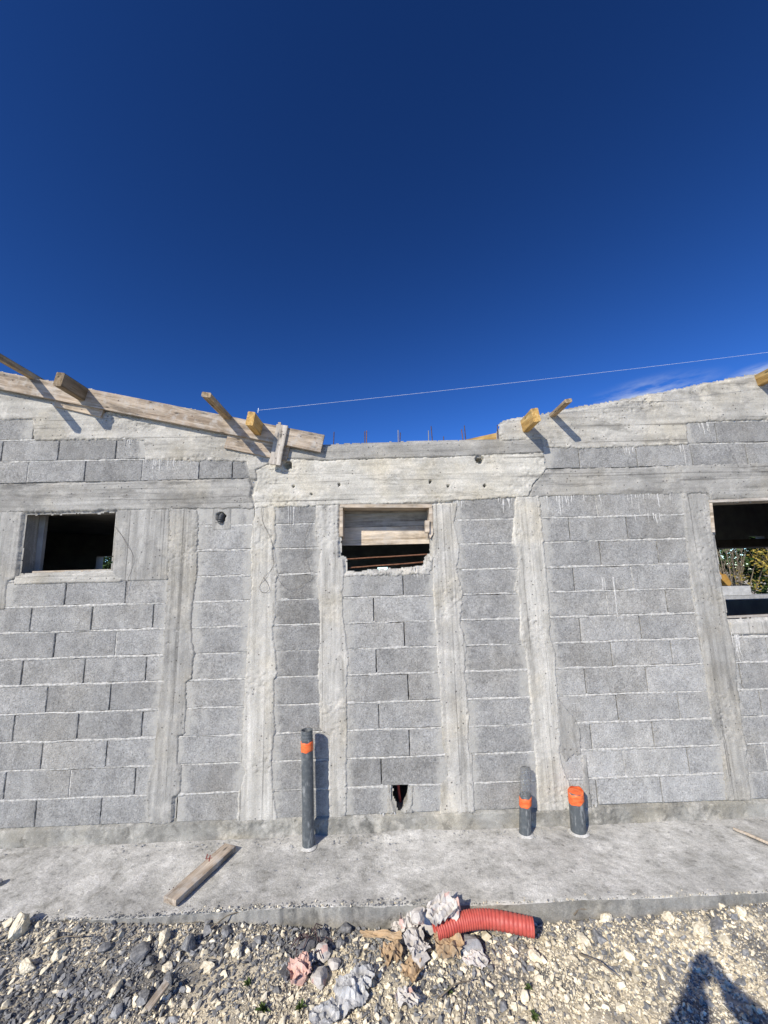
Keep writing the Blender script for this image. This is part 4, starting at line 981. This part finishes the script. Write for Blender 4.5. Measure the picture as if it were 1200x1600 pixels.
pl.matrix_world = Matrix(((ax.x, -ay.x if False else ay.x, 0, a.x), (ax.y, ay.y, 0, a.y), (0, 0, 1, SZ+.006), (0, 0, 0, 1)))
bpy.context.view_layer.update()
def stroke(pts, r=.003):
    mb = MB()
    for (p, q) in zip(pts[:-1], pts[1:]):
        p = Vector((*p, th)); q = Vector((*q, th)); d = (q-p).normalized(); n_ = Vector((-d.y, d.x, 0))*r
        mb.add([p-n_+Vector((0, 0, .0006)), p+n_+Vector((0, 0, .0006)), q+n_+Vector((0, 0, .0006)), q-n_+Vector((0, 0, .0006))], [(0, 1, 2, 3)])
    return mb
k0 = L*.80
# the figure reads upright from the viewer's side: "up" runs towards the wall
def loc(px, py):
    w_ = Vector(G(px, py, SZ+.036)); l = pl.matrix_world.inverted() @ w_; return (l.x, l.y)
mk = stroke([loc(324.5, 1335), loc(321.5, 1343), loc(331.5, 1341)]); mk2 = stroke([loc(328.5, 1336.5), loc(326.5, 1347)])
mk.add(mk2.v, mk2.f); mk.build('number_mark', M['ink'], pl)
for (px, py) in ((331, 1330), (336, 1333), (265, 1390), (271, 1387), (276, 1385)):
    lx, ly = loc(px, py); MB().tube([(lx, ly, th-.004), (lx, ly, th+.0015)], .0028, 7).build('nail_head', M['rust_dark'], pl)
# thin stick at the right
a = Vector(G(1146, 1295, SZ+.014)); b = Vector(G(1215, 1324, SZ+.014))
tag(MB().tube([a, a.lerp(b, .35)+Vector((0, .004, .002)), b, b+(b-a)*.4], [.010, .011, .010, .009], 7).build('wood_stick', M['wood_pale']), 'thin pale stick lying on the slab at the right edge', 'stick')
# mortar droppings on the slab
V_, F_ = hull(14, (1, .9, .6), 5)
dmb = MB()
for i in range(260):
    x = random.gauss(-.2, 1.0); y = -abs(random.gauss(0.03, .05))-.03 if random.random() < .75 else random.uniform(-.55, -.05); s = random.uniform(.003, .010)*(1 if y > -.15 else .7)
    rz = random.random()*6; dmb.add([(x+s*(v[0]*cos(rz)-v[1]*sin(rz)), y+s*(v[0]*sin(rz)+v[1]*cos(rz)), SZ+.004+s*v[2]*.7) for v in V_], F_, random.uniform(.8, 1.2))
tag(dmb.build('mortar_crumbs', M['stone_pale']), 'crumbs of dry mortar along the foot of the wall', 'crumbs', kind='stuff')
a = G(-6, 1384, SZ); 
rk = rock(2, 1384, 24, 14, 'stone_gray', 'added stone on the slab at the left edge, standing in for an unseen shadow caster', 399, .5); rk.location = (a[0], a[1], SZ+.015)  # added stone at the left edge, put there to cast the small shadow

# ================================================================ RED CONDUIT AND RUBBISH
def path3(pts, n):
    P = [Vector(p) for p in pts]; out = []; m_ = len(P)-1
    for i in range(n+1):
        u = i/n*m_; k = min(int(u), m_-1); t_ = u-k; p0, p1, p2, p3 = P[max(k-1, 0)], P[k], P[k+1], P[min(k+2, m_)]
        out.append(.5*((2*p1)+(p2-p0)*t_+(2*p0-5*p1+4*p2-p3)*t_*t_+(3*p1-p0-3*p2+p3)*t_**3))
    return out
zg = SZ-.03
cp = [G(680, 1455, zg), G(720, 1440, zg+.012), G(765, 1436, zg+.018), G(832, 1449, zg-.0)]
N = 33*8; P_ = path3(cp, N); RR = .044
rs = [RR*(1.0 if (i % 8) < 4 else (.93 if (i % 8) in (5, 6) else .965)) for i in range(N+1)]
re = empty('corrugated_pipe', P_[N//2]); tag(re, 'red corrugated conduit pipe lying in the rubble beside the torn sack', 'pipe'); bpy.context.view_layer.update()
t = MB(); t.tube(P_, rs, 26, cap=False); o = t.build('outer_wall', M['red'], re); o.matrix_parent_inverse = re.matrix_world.inverted()
t = MB(); t.tube(P_[N//3:], [RR*.86]*(N+1-N//3), 26, cap=False); o = t.build('inner_lining', M['red_in'], re, fix=False); o.matrix_parent_inverse = re.matrix_world.inverted()
t = MB(); d_ = (P_[-1]-P_[-4]).normalized(); t.tube([P_[-1], P_[-1]+d_*.004, P_[-1]+d_*.004, P_[-1]], [RR*.98, RR*.98, RR*.85, RR*.85], 26, cap=False, smooth=False); o = t.build('rim', M['red_in'], re); o.matrix_parent_inverse = re.matrix_world.inverted()

def wad(mb, c, rx, ry, rz, seed, sub=3, amp=.35, fold=1.3, rot=0.0):
    bm = bmesh.new(); bmesh.ops.create_icosphere(bm, subdivisions=sub, radius=1)
    r_ = np.random.default_rng(seed); dirs = r_.normal(size=(14, 3)); dirs /= np.linalg.norm(dirs, axis=1)[:, None]; offs = r_.uniform(.55, .95, 14)
    co = np.array([v.co[:] for v in bm.verts])
    dd = (co @ dirs.T); lim = np.min(np.where(dd > .15, offs/np.maximum(dd, .15), 9), axis=1); s_ = np.minimum(1.15, lim)
    n1 = 1-2*np.abs(fbm(co[:, 0]*fold+seed, co[:, 1]*fold+co[:, 2]*1.7*fold, seed, 3)); n2 = 1-2*np.abs(fbm(co[:, 1]*fold*2.3-seed, co[:, 2]*fold*2.3+co[:, 0]*fold, seed+7, 2))
    k = s_*(1+amp*(n1-.5)*.35) * (1+amp*.42*(r_.random(len(co))-.5))
    co = co*k[:, None]*np.array([rx, ry, rz]); ca, sa = cos(rot), sin(rot)
    co = np.stack([co[:, 0]*ca-co[:, 1]*sa, co[:, 0]*sa+co[:, 1]*ca, co[:, 2]], 1)+np.array(c)
    bm.verts.index_update(); mb.add(co, [[v.index for v in f_.verts] for f_ in bm.faces]); bm.free()
def sheet(mb, c, w, h, seed, amp=.03, rot=0.0, n=13, tilt=(0, 0), bend=0.0, jit=.7):
    u = np.linspace(-.5, .5, n); U, Vv = np.meshgrid(u, u, indexing='ij'); s = seed
    xx = U*w*(1+.2*fbm(U*3+s, Vv*3, s, 2)); yy = Vv*h*(1+.2*fbm(U*3, Vv*3+s, s+1, 2))
    rid = (1-2*np.abs(fbm(U*3+s, Vv*3, s+2, 2)))*amp + (1-2*np.abs(fbm(U*8+s, Vv*8, s+3, 2)))*amp*.22
    zz = rid + tilt[0]*xx + tilt[1]*yy - bend*(xx**2+yy**2)
    r_ = np.random.default_rng(seed); zz = zz + (r_.random(zz.shape)-.5)*amp*jit; xx = xx + (r_.random(zz.shape)-.5)*w/n*.7; yy = yy + (r_.random(zz.shape)-.5)*h/n*.7
    ca, sa = cos(rot), sin(rot); P3 = np.stack([c[0]+xx*ca-yy*sa, c[1]+xx*sa+yy*ca, c[2]+zz], 2).reshape(-1, 3)
    idx = np.arange(n*n).reshape(n, n); rim = np.hypot(U, Vv*.95) + .10*fbm(U*6+s, Vv*6, s+5, 2) < .54
    Fc = [t_ for i in range(n-1) for j in range(n-1) if rim[i, j] or rim[i+1, j+1] for t_ in (((idx[i, j], idx[i+1, j], idx[i+1, j+1]), (idx[i, j], idx[i+1, j+1], idx[i, j+1])) if (i*7+j*3+seed) % 2 else ((idx[i, j], idx[i+1, j], idx[i, j+1]), (idx[i+1, j], idx[i+1, j+1], idx[i, j+1])))]
    mb.add(P3, Fc, 1.0)
def solid(o, th=.0012):
    m_ = o.modifiers.new('thickness', 'SOLIDIFY'); m_.thickness = th; return o
def gp(px, py, dz=0.02):
    zz = -.05
    for _ in range(4):
        p = G(px, py, zz+dz); zz = float(ground_z(p[0], min(p[1], slab_edge(p[0])-.02)))
    p = G(px, py, zz+dz)
    if p[1] > slab_edge(p[0]): p = G(px, py, SZ+dz)
    return np.array(p)
sk = empty('torn_sack', gp(680, 1460, 0)); tag(sk, 'torn crumpled cement sack of white and brown paper at the slab edge', 'sack'); bpy.context.view_layer.update()
def part(mb, name, mat, par, th=None):
    o = mb.build(name, M[mat], par, fix=False); o.matrix_parent_inverse = par.matrix_world.inverted()
    if th: solid(o, th)
    return o
def wads(rows, name, mat, par, am=.45):
    for (px, py, rx, ry, rz, sd, dz) in rows: t = MB(); wad(t, gp(px, py, dz), rx, ry, rz, sd, 2, am); part(t, name, mat, par)
def sheets(rows, name, mat, par, n=12):
    for (px, py, dz, w_, h_, sd, am, ro, tl) in rows: t = MB(); sheet(t, gp(px, py, dz), w_, h_, sd, am, ro, n, tilt=tl); part(t, name, mat, par, .0012)
wads(((706, 1424, .055, .05, .05, 1, .03), (680, 1428, .055, .045, .05, 2, .03), (652, 1433, .05, .045, .045, 3, .04), (645, 1462, .05, .05, .04, 4, .045), (668, 1445, .055, .045, .05, 5, .05), (655, 1492, .045, .055, .03, 6, .03), (712, 1417, .03, .03, .055, 16, .04)), 'white_paper', 'paper_white', sk, .5)
sheets(((690, 1424, .05, .16, .11, 21, .03, .4, (.2, .3)), (640, 1437, .05, .13, .11, 22, .03, 1.4, (.3, .2)), (650, 1475, .045, .12, .15, 23, .03, .3, (0, 0)), (742, 1500, .012, .13, .08, 24, .02, -.3, (0, 0)), (625, 1450, .02, .10, .08, 29, .02, .6, (.2, .1)), (672, 1432, .07, .12, .10, 30, .03, .9, (0, .4))), 'white_paper', 'paper_white', sk)
wads(((690, 1472, .04, .05, .035, 7, .045), (722, 1476, .035, .045, .03, 8, .035), (612, 1492, .035, .03, .02, 9, .015), (735, 1438, .04, .035, .04, 10, .045)), 'brown_paper', 'paper_kraft', sk)
sheets(((702, 1476, .055, .15, .14, 25, .025, .2, (0, .1)), (645, 1516, .025, .12, .10, 26, .02, .9, (0, 0)), (595, 1462, .04, .22, .05, 27, .012, -.18, (.1, 0)), (612, 1490, .025, .11, .08, 28, .025, .2, (0, 0))), 'brown_paper', 'paper_kraft', sk)
wads(((688, 1458, .03, .025, .02, 31, .075), (716, 1416, .015, .015, .045, 32, .06)), 'printed_paper', 'paper_pink', sk)
sp = empty('paper_scrap', gp(468, 1520, 0)); tag(sp, 'crumpled pink and white paper scraps left of the grey plastic', 'paper'); bpy.context.view_layer.update()
t = MB(); wad(t, gp(466, 1508, .03), .045, .05, .03, 41, 2, .45); wad(t, gp(470, 1528, .02), .05, .035, .03, 42, 2, .45); sheet(t, gp(468, 1515, .05), .11, .12, 43, .025, .4)
part(t, 'pink_paper', 'paper_pink', sp)
t = MB(); wad(t, gp(503, 1486, .03), .05, .045, .035, 44, 2, .45); wad(t, gp(500, 1530, .02), .05, .05, .03, 45, 2, .45); sheet(t, gp(478, 1506, .03), .10, .07, 46, .02, .4); wad(t, gp(520, 1505, .02), .04, .035, .025, 47, 2, .45)
part(t, 'white_paper', 'paper_white', sp)
pg = empty('plastic_sheet', gp(545, 1545, 0)); tag(pg, 'crumpled grey plastic sheet half buried in rubble below the sack', 'plastic sheet'); bpy.context.view_layer.update()
t = MB(); sheet(t, gp(547, 1545, .04), .14, .17, 51, .024, .35, 20, bend=2.6, jit=.16); sheet(t, gp(568, 1527, .035), .11, .11, 52, .025, -.4, 14, jit=.2); sheet(t, gp(507, 1588, .02), .14, .10, 53, .02, .2, 14, jit=.2); wad(t, gp(545, 1550, .01), .05, .06, .03, 54, 2, .3)
part(t, 'sheet', 'plastic_gray', pg)
pd = empty('dark_rag', gp(478, 1485, 0)); tag(pd, 'dark tangled rag and strips above the pink paper scraps', 'rag'); bpy.context.view_layer.update()
t = MB(); wad(t, gp(480, 1478, .02), .055, .045, .03, 61, 3, .5); wad(t, gp(447, 1520, .01), .035, .05, .025, 62, 3, .5)
part(t, 'cloth', 'plastic_dark', pd)
t = MB()
for i in range(14):
    p = gp(random.uniform(462, 500), random.uniform(1455, 1490), .035); an = random.random()*6; l = random.uniform(.05, .12)
    t.tube([p, p+np.array([cos(an)*l*.5, sin(an)*l*.5, .03]), p+np.array([cos(an)*l, sin(an)*l*.8, .0])], .003, 5)
part(t, 'strip', 'rust_dark', pd)
ss = empty('paper_scrap', gp(637, 1565, 0)); tag(ss, 'small white and red paper scrap right of the grey plastic', 'paper'); bpy.context.view_layer.update()
t = MB(); sheet(t, gp(637, 1565, .03), .11, .07, 71, .025, -.5, 10); part(t, 'paper', 'paper_white', ss, .001)
a = gp(246, 1556, .05); t = MB(); t.box(-.05, .05, -.016, .016, -.008, .008); o = t.build('wood_chip', M['wood_old']); o.location = a; o.rotation_euler = (.3, -.4, 1.0); tag(o, 'brown chip of wood among the dark stones at left', 'wood chip')
# twigs and weeds
for i, (px, py, an, l, lb) in enumerate(((60, 1478, .1, .22, 'thin brown twig in the dark gravel at far left'), (330, 1450, .5, .16, 'brown twig near the slab below the plank'), (685, 1560, .3, .18, 'dark twig right of the small paper scrap'), (897, 1430, .1, .08, 'short reddish twig by the slab right of the red pipe'), (905, 1490, -.9, .2, 'thin twig in the cream rubble right of the red pipe'), (720, 1595, 1.2, .14, 'upright dry twig at the bottom centre'))):
    p = gp(px, py, .03); q = p+np.array([cos(an)*l, sin(an)*l, .02]); m_ = (p+q)/2+np.array([0, .01, .012])
    tag(MB().tube([p, m_, q], [.004, .0032, .0022], 6).build('twig', M['bark']), lb, 'twig', 'twigs lying in the gravel')
for i, (px, py, s, lb) in enumerate(((388, 1538, .03, 'small green weed in the rubble left of the paper scraps'), (410, 1580, .045, 'spreading weed at the bottom left of centre'), (702, 1552, .028, 'small green weed below the red pipe'), (826, 1545, .024, 'tiny weed in the cream rubble'), (835, 1590, .03, 'tiny weed at the bottom edge right of centre'), (470, 1575, .035, 'dark weed left of the grey plastic'))):
    p = gp(px, py, .012); t = MB()
    for k in range(26):
        an = random.random()*6.28; el = random.uniform(.15, 1.2); l = s*random.uniform(.4, 1.1); w_ = l*.16
        d = Vector((cos(an)*cos(el), sin(an)*cos(el), sin(el))); sd = d.cross(Vector((0, 0, 1))).normalized()*w_; pm = d*l*.55+Vector((0, 0, .004)); pe = d*l-Vector((0, 0, l*.2))
        t.add([Vector((0, 0, 0)), pm-sd, pe, pm+sd], [(0, 1, 2), (0, 2, 3)])
    o = t.build('weed', M['weed']); o.location = p; tag(o, lb, 'weed', 'weeds growing in the rubble')

# ================================================================ BEHIND THE BUILDING
def leaves(mb, c, R, n, size, seed):
    r_ = np.random.default_rng(seed); cl = [(r_.normal(size=3)*np.array(R)*.5) for _ in range(max(6, n//60))]
    for i in range(n):
        cc = cl[r_.integers(len(cl))]; p = np.array(c)+cc+r_.normal(size=3)*np.array(R)*.16
        a_ = Vector(r_.normal(size=3)).normalized(); b_ = a_.orthogonal().normalized(); s = size*r_.uniform(.6, 1.3); p = Vector(p)
        mb.add([p-a_*s, p-b_*s*.5, p+a_*s, p+b_*s*.5], [(0, 1, 2, 3)], float(r_.uniform(.5, 1.6)))
def limb(mb, p, d, l, r, depth, seed, spread=.5):
    rr = random.Random(seed); q = p+d*l; m_ = (p+q)/2+Vector((rr.uniform(-1, 1), rr.uniform(-1, 1), rr.uniform(-1, 1)))*l*.06
    mb.tube([p, m_, q], [r, r*.85, r*.7], 6, cap=False)
    if depth:
        for k in range(3 if depth > 1 else 4):
            nd = (d+Vector((rr.uniform(-1, 1), rr.uniform(-1, 1), rr.uniform(-.3, .9)))*spread).normalized()
            limb(mb, q.lerp(m_, rr.random()*.7), nd, l*rr.uniform(.6, .85), r*.6, depth-1, seed*5+k+1, spread)
def tree(x, y, h, R, mat, label, seed, n=1600, ls=.09, bare=False, name='tree'):
    e = empty(name, (x, y, -.1)); tag(e, label, 'tree', 'trees beyond the building')
    t = MB(); limb(t, Vector((0, 0, 0)), Vector((.05, 0, 1)), h*.35, h*.03, 3 if not bare else 4, seed, .5); t.build('trunk', M['bark'], e)
    if not bare or n:
        t = MB(); leaves(t, (0, 0, h*.62), R, n, ls, seed); t.build('crown', M[mat], e, fix=False)
    return e
pb = W(1215, 880, 13); tree(pb[0], 13, 4.6, (2.6, 1.5, 2.6), 'leaf_dark', 'dark green bushy tree seen through the right window', 11, 9000, .12)
pb = W(1190, 872, 10.5); tree(pb[0]+.25, 10.5, 3.5, (1.1, .6, .9), 'leaf_yellow', 'tree with yellow leaves in front of the dark one', 12, 620, .055)
pb = W(1262, 880, 16); tree(pb[0], 16, 5.5, (3, 1.6, 3), 'leaf_dark', 'dark tree at the far right beyond the building', 13, 7000, .17)
pb = W(1130, 880, 15); tree(pb[0], 17, 5.5, (3.2, 1.6, 3.2), 'leaf_dark', 'dark tree behind the excavator', 14, 9000, .17)
pb = W(170, 884, 14); tree(pb[0]-.6, 14, 3.6, (1.8, 1.2, 1.5), 'leaf_dark', 'green tree seen through the left window', 15, 5000, .10)
for i, px in enumerate((1140, 1158)):
    pb = W(px, 905, 11.5); e = empty('bare_shrub', (pb[0], 11.5+i*.4, -.1)); tag(e, ['bare twiggy shrub behind the excavator bucket', 'bare leaning shrub right of the excavator bucket'][i], 'shrub', 'bare shrubs beyond the building')
    t = MB()
    for k in range(16):
        an = random.uniform(-1, .9); d = Vector((sin(an)*.55-.1, random.uniform(-.3, .3), 1)).normalized(); l = random.uniform(2.2, 3.6); p = Vector((random.uniform(-.25, .25), random.uniform(-.2, .2), 0))
        pts = [p+d*l*u+Vector((sin(u*3+k)*.06, 0, 0)) for u in np.linspace(0, 1, 7)]; t.tube(pts, list(np.linspace(.032, .006, 7)), 5, cap=False)
        for u in (3, 4, 5):
            for s in (-1, 1): t.tube([pts[u], pts[u]+Vector((s*.25, .05, .45))*random.uniform(.6, 1.2)], [.01, .003], 4, cap=False)
    t.build('branch', M['bark'], e)
# excavator: tracks, body, cab, boom, stick, bucket
pk = W(1146, 921, 9.4); ex = empty('excavator', (pk[0]-3.9, 9.4, -.1)); tag(ex, 'yellow excavator with dark boom, partly visible through the right window', 'excavator')
t = MB(); hz = pk[2]+.1
for sy in (-.8, .8): t.prism([(-1.2, .1), (-.9, 0), (.9, 0), (1.2, .1), (1.25, .4), (.95, .6), (-.95, .6), (-1.25, .4)], sy-.2, sy+.2)
t.build('track', M['steel_dark'], ex)
t = MB(); t.prism([(-1.5, .7), (1.0, .7), (1.0, 1.1), (-.3, 1.5), (-1.5, 1.45)], -.9, .9); t.build('body', M['excavator_yellow'], ex)
t = MB(); t.prism([(-.1, 1.1), (.95, 1.1), (.9, 1.7), (.6, 2.4), (-.1, 2.4)], -.88, -.1); t.build('cab', M['glass_dark'], ex)
t = MB(); t.prism([(.6, 1.1), (1.0, .95), (2.2, 2.55), (3.1, 2.2), (3.15, 2.4), (2.2, 2.9)], .1, .35); t.build('boom', M['steel_dark'], ex)
t = MB(); t.prism([(3.0, 2.5), (3.25, 2.45), (3.75, hz+.45), (3.6, hz+.4)], .12, .33); t.prism([(3.55, hz+.42), (3.8, hz+.5), (3.95, hz+.2), (3.85, hz+.05), (3.75, hz+.2)], .08, .37); t.build('stick', M['excavator_yellow'], ex)
t = MB(); t.prism([(3.7, hz+.12), (4.0, hz+.12), (4.1, hz-.1), (3.95, hz-.3), (3.65, hz-.28), (3.55, hz-.1)], -.05, .5); t.build('bucket', M['steel_dark'], ex)

# ================================================================ THE PHOTOGRAPHER (stands behind the camera; only the shadow is seen)
SUN_AZ, SUN_EL = radians(34.5), radians(34.0)
def person():
    e = empty('person', (-.02, -3.75, -.1)); tag(e, 'person holding a phone up in both hands, whose shadow falls bottom right', 'person')
    O = Vector((-.02, -3.75, -.1))
    J = []; E_ = []; R_ = []
    def j(x, y, z, r, par=None):
        J.append((x-O.x, y-O.y, z-O.z)); R_.append(r)
        if par is not None: E_.append((par, len(J)-1))
        return len(J)-1
    pel = j(-.02, -3.75, .84, .135); ab = j(-.02, -3.75, 1.0, .125, pel); ch = j(-.02, -3.74, 1.2, .14, ab); nb = j(-.02, -3.745, 1.36, .075, ch); nk = j(-.02, -3.735, 1.44, .055, nb)
    hd0 = j(-.02, -3.72, 1.52, .083, nk); hd1 = j(-.02, -3.725, 1.60, .09, hd0); j(-.02, -3.735, 1.66, .07, hd1)
    for s in (-1, 1):
        x = -.02
        sh = j(x+s*.17, -3.73, 1.34, .068, ch); ex_ = .31 if s > 0 else .36; el = j(x+s*ex_, -3.58, 1.57, .072, sh); fa = j(x+s*(.20 if s > 0 else .245), -3.50, 1.69, .088, el); wr_ = j(x+s*.088, -3.425, 1.80, .062, fa); pm = j(x+s*.07, -3.39, 1.86, .050, wr_)
        for k, (dx, dz, l) in enumerate(((0, .010, .07), (.004, -.012, .078), (.006, -.034, .07), (.004, -.054, .056))):   # fingers behind the phone
            f1 = j(x+s*(.058+dx), -3.372, 1.885+dz, .0095, pm); f2 = j(x+s*(.036+dx), -3.352, 1.896+dz, .0085, f1); j(x+s*(.036+dx-l*.45), -3.3525, 1.898+dz, .0075, f2)
        t1 = j(x+s*.05, -3.40, 1.885, .0115, pm); j(x+s*.02, -3.385, 1.90, .0095, t1)
        hp_ = j(x+s*.09, -3.75, .80, .095, pel); kn = j(x+s*.10, -3.735, .42, .062, hp_); ca = j(x+s*.10, -3.75, .22, .055, kn); an = j(x+s*.10, -3.765, -.01, .042, ca); ft = j(x+s*.11, -3.68, -.055, .04, an); j(x+s*.115, -3.58, -.065, .034, ft)
    me = bpy.data.meshes.new('body'); me.from_pydata(J, E_, []); o = bpy.data.objects.new('body', me); COL.objects.link(o); o.parent = e
    sm = o.modifiers.new('skin', 'SKIN'); sm.use_smooth_shade = True
    for i, r in enumerate(R_): me.skin_vertices[0].data[i].radius = (r, r*.85 if i in (pel, ab, ch) else r); me.skin_vertices[0].data[i].use_root = (i == pel)
    ss_ = o.modifiers.new('sub', 'SUBSURF'); ss_.levels = 1; ss_.render_levels = 2
    dg = bpy.context.evaluated_depsgraph_get(); bm = bmesh.new(); bm.from_object(o, dg)
    o.modifiers.clear(); me2 = bpy.data.meshes.new('body'); bm.to_mesh(me2); bm.free(); o.data = me2
    for mt in ('shirt', 'skin', 'trousers', 'boots'): me2.materials.append(M[mt])
    for p in me2.polygons:
        c = p.center + O; p.use_smooth = True
        if c.z > 1.42 and abs(c.x+.02) < .12 and c.y < -3.6: k = 1
        elif c.z > 1.69 and c.y > -3.52: k = 1
        elif c.z < .0: k = 3
        elif c.z < .9: k = 2
        else: k = 0
        p.material_index = k
    def sub(mb, name, mat): b_ = mb.build(name, M[mat], e); b_.location = -O; return b_
    h = MB(); wad(h, (-.02, -3.75, 1.635), .098, .10, .075, 5, 3, .08); sub(h, 'hair', 'hair')
    fa_ = MB(); wad(fa_, (-.02, -3.628, 1.545), .014, .02, .024, 6, 2, .05)
    for s in (-1, 1): wad(fa_, (-.02+s*.092, -3.725, 1.56), .012, .022, .032, 8, 2, .05)
    sub(fa_, 'face_feature', 'skin')
    ey = MB(); [wad(ey, (-.02+s*.032, -3.640, 1.572), .011, .008, .008, 9, 2, .02) for s in (-1, 1)]; sub(ey, 'eye', 'hair')
    mo = MB(); wad(mo, (-.02, -3.640, 1.505), .024, .008, .007, 10, 2, .02); sub(mo, 'mouth', 'paper_pink')
    ph = empty('mobile_phone', (-.02, -3.368, 1.885)); tag(ph, 'mobile phone held up by the person whose shadow shows', 'phone'); ph.rotation_euler = (radians(9.5), 0, 0)
    b_ = MB(); b_.box(-.037, .037, -.004, .004, -.075, .075); b_.build('phone_body', M['steel_dark'], ph); s_ = MB(); s_.box(-.034, .034, -.0046, -.0041, -.071, .071); s_.build('screen', M['glass_dark'], ph)
person()

# ================================================================ CAMERA, SUN, SKY
cam = bpy.data.cameras.new('camera'); co = bpy.data.objects.new('camera', cam); COL.objects.link(co); SC.camera = co
cam.sensor_fit = 'VERTICAL'; cam.sensor_height = 36; cam.lens = 36*F/1600; cam.clip_start = .01; cam.clip_end = 2000
co.matrix_world = Matrix(((RT[0], UP[0], -FW[0], CAM[0]), (RT[1], UP[1], -FW[1], CAM[1]), (RT[2], UP[2], -FW[2], CAM[2]), (0, 0, 0, 1)))
sd = Vector((-sin(SUN_AZ)*cos(SUN_EL), -cos(SUN_AZ)*cos(SUN_EL), sin(SUN_EL)))
sun = bpy.data.lights.new('sun', 'SUN'); sun.energy = 5.0; sun.angle = radians(.53); sun.color = (1, .925, .79)
so = bpy.data.objects.new('sun', sun); COL.objects.link(so); so.rotation_euler = sd.to_track_quat('Z', 'Y').to_euler(); so.location = sd*20
w = bpy.data.worlds.new('World'); SC.world = w; w.use_nodes = True; nt = w.node_tree; bg = nt.nodes['Background']
sky = nt.nodes.new('ShaderNodeTexSky'); sky.sky_type = 'NISHITA'; sky.sun_disc = False; sky.sun_elevation = SUN_EL; sky.sun_rotation = pi + SUN_AZ
sky.altitude = 1800; sky.air_density = 1.0; sky.dust_density = .15; sky.ozone_density = 5.0
# wisps of cloud low in the sky, part of the sky itself
tc = nt.nodes.new('ShaderNodeTexCoord')
def cloud(px, py, rad, prev, amt, sx):
    d = Vector(ray(px, py)).normalized()
    mp = nt.nodes.new('ShaderNodeMapping'); nt.links.new(tc.outputs['Generated'], mp.inputs[0]); mp.inputs['Scale'].default_value = (6*sx, 6, 26)
    mp.inputs['Rotation'].default_value = (0, .25, 0)
    ns = nt.nodes.new('ShaderNodeTexNoise'); nt.links.new(mp.outputs[0], ns.inputs['Vector']); ns.inputs['Scale'].default_value = 1.6; ns.inputs['Detail'].default_value = 8; ns.inputs['Roughness'].default_value = .62
    sb = nt.nodes.new('ShaderNodeVectorMath'); sb.operation = 'SUBTRACT'; nt.links.new(tc.outputs['Generated'], sb.inputs[0]); sb.inputs[1].default_value = d
    sc_ = nt.nodes.new('ShaderNodeVectorMath'); sc_.operation = 'MULTIPLY'; nt.links.new(sb.outputs[0], sc_.inputs[0]); sc_.inputs[1].default_value = (1, 1, 3.2)
    ln = nt.nodes.new('ShaderNodeVectorMath'); ln.operation = 'LENGTH'; nt.links.new(sc_.outputs[0], ln.inputs[0])
    mr = nt.nodes.new('ShaderNodeMapRange'); mr.interpolation_type = 'SMOOTHSTEP'; nt.links.new(ln.outputs['Value'], mr.inputs[0]); mr.inputs[1].default_value = rad; mr.inputs[2].default_value = 0; mr.inputs[3].default_value = 0; mr.inputs[4].default_value = 1
    nr = nt.nodes.new('ShaderNodeMapRange'); nt.links.new(ns.outputs['Fac'], nr.inputs[0]); nr.inputs[1].default_value = .40; nr.inputs[2].default_value = .72
    mu = nt.nodes.new('ShaderNodeMath'); mu.operation = 'MULTIPLY'; nt.links.new(mr.outputs[0], mu.inputs[0]); nt.links.new(nr.outputs[0], mu.inputs[1])
    m2 = nt.nodes.new('ShaderNodeMath'); m2.operation = 'MULTIPLY'; m2.use_clamp = True; nt.links.new(mu.outputs[0], m2.inputs[0]); m2.inputs[1].default_value = amt
    mx = nt.nodes.new('ShaderNodeMix'); mx.data_type = 'RGBA'; nt.links.new(m2.outputs[0], mx.inputs[0]); nt.links.new(prev, mx.inputs[6]); mx.inputs[7].default_value = (10, 11.2, 13.5, 1)
    return mx.outputs[2]
hs = nt.nodes.new('ShaderNodeHueSaturation'); hs.inputs['Saturation'].default_value = 1.045; hs.inputs['Hue'].default_value = .5025; gm_ = nt.nodes.new('ShaderNodeGamma'); gm_.inputs[1].default_value = 1.62; nt.links.new(sky.outputs[0], gm_.inputs[0]); nt.links.new(gm_.outputs[0], hs.inputs['Color'])
c_ = cloud(1010, 622, .15, hs.outputs[0], 1.0, 1); c_ = cloud(1195, 582, .07, c_, 1.5, 1)
nt.links.new(c_, bg.inputs[0]); bg.inputs[1].default_value = .055
vs = SC.view_settings; vs.view_transform = 'Standard'; vs.look = 'None'; vs.gamma = 1; vs.exposure = .2; vs.use_curve_mapping = False
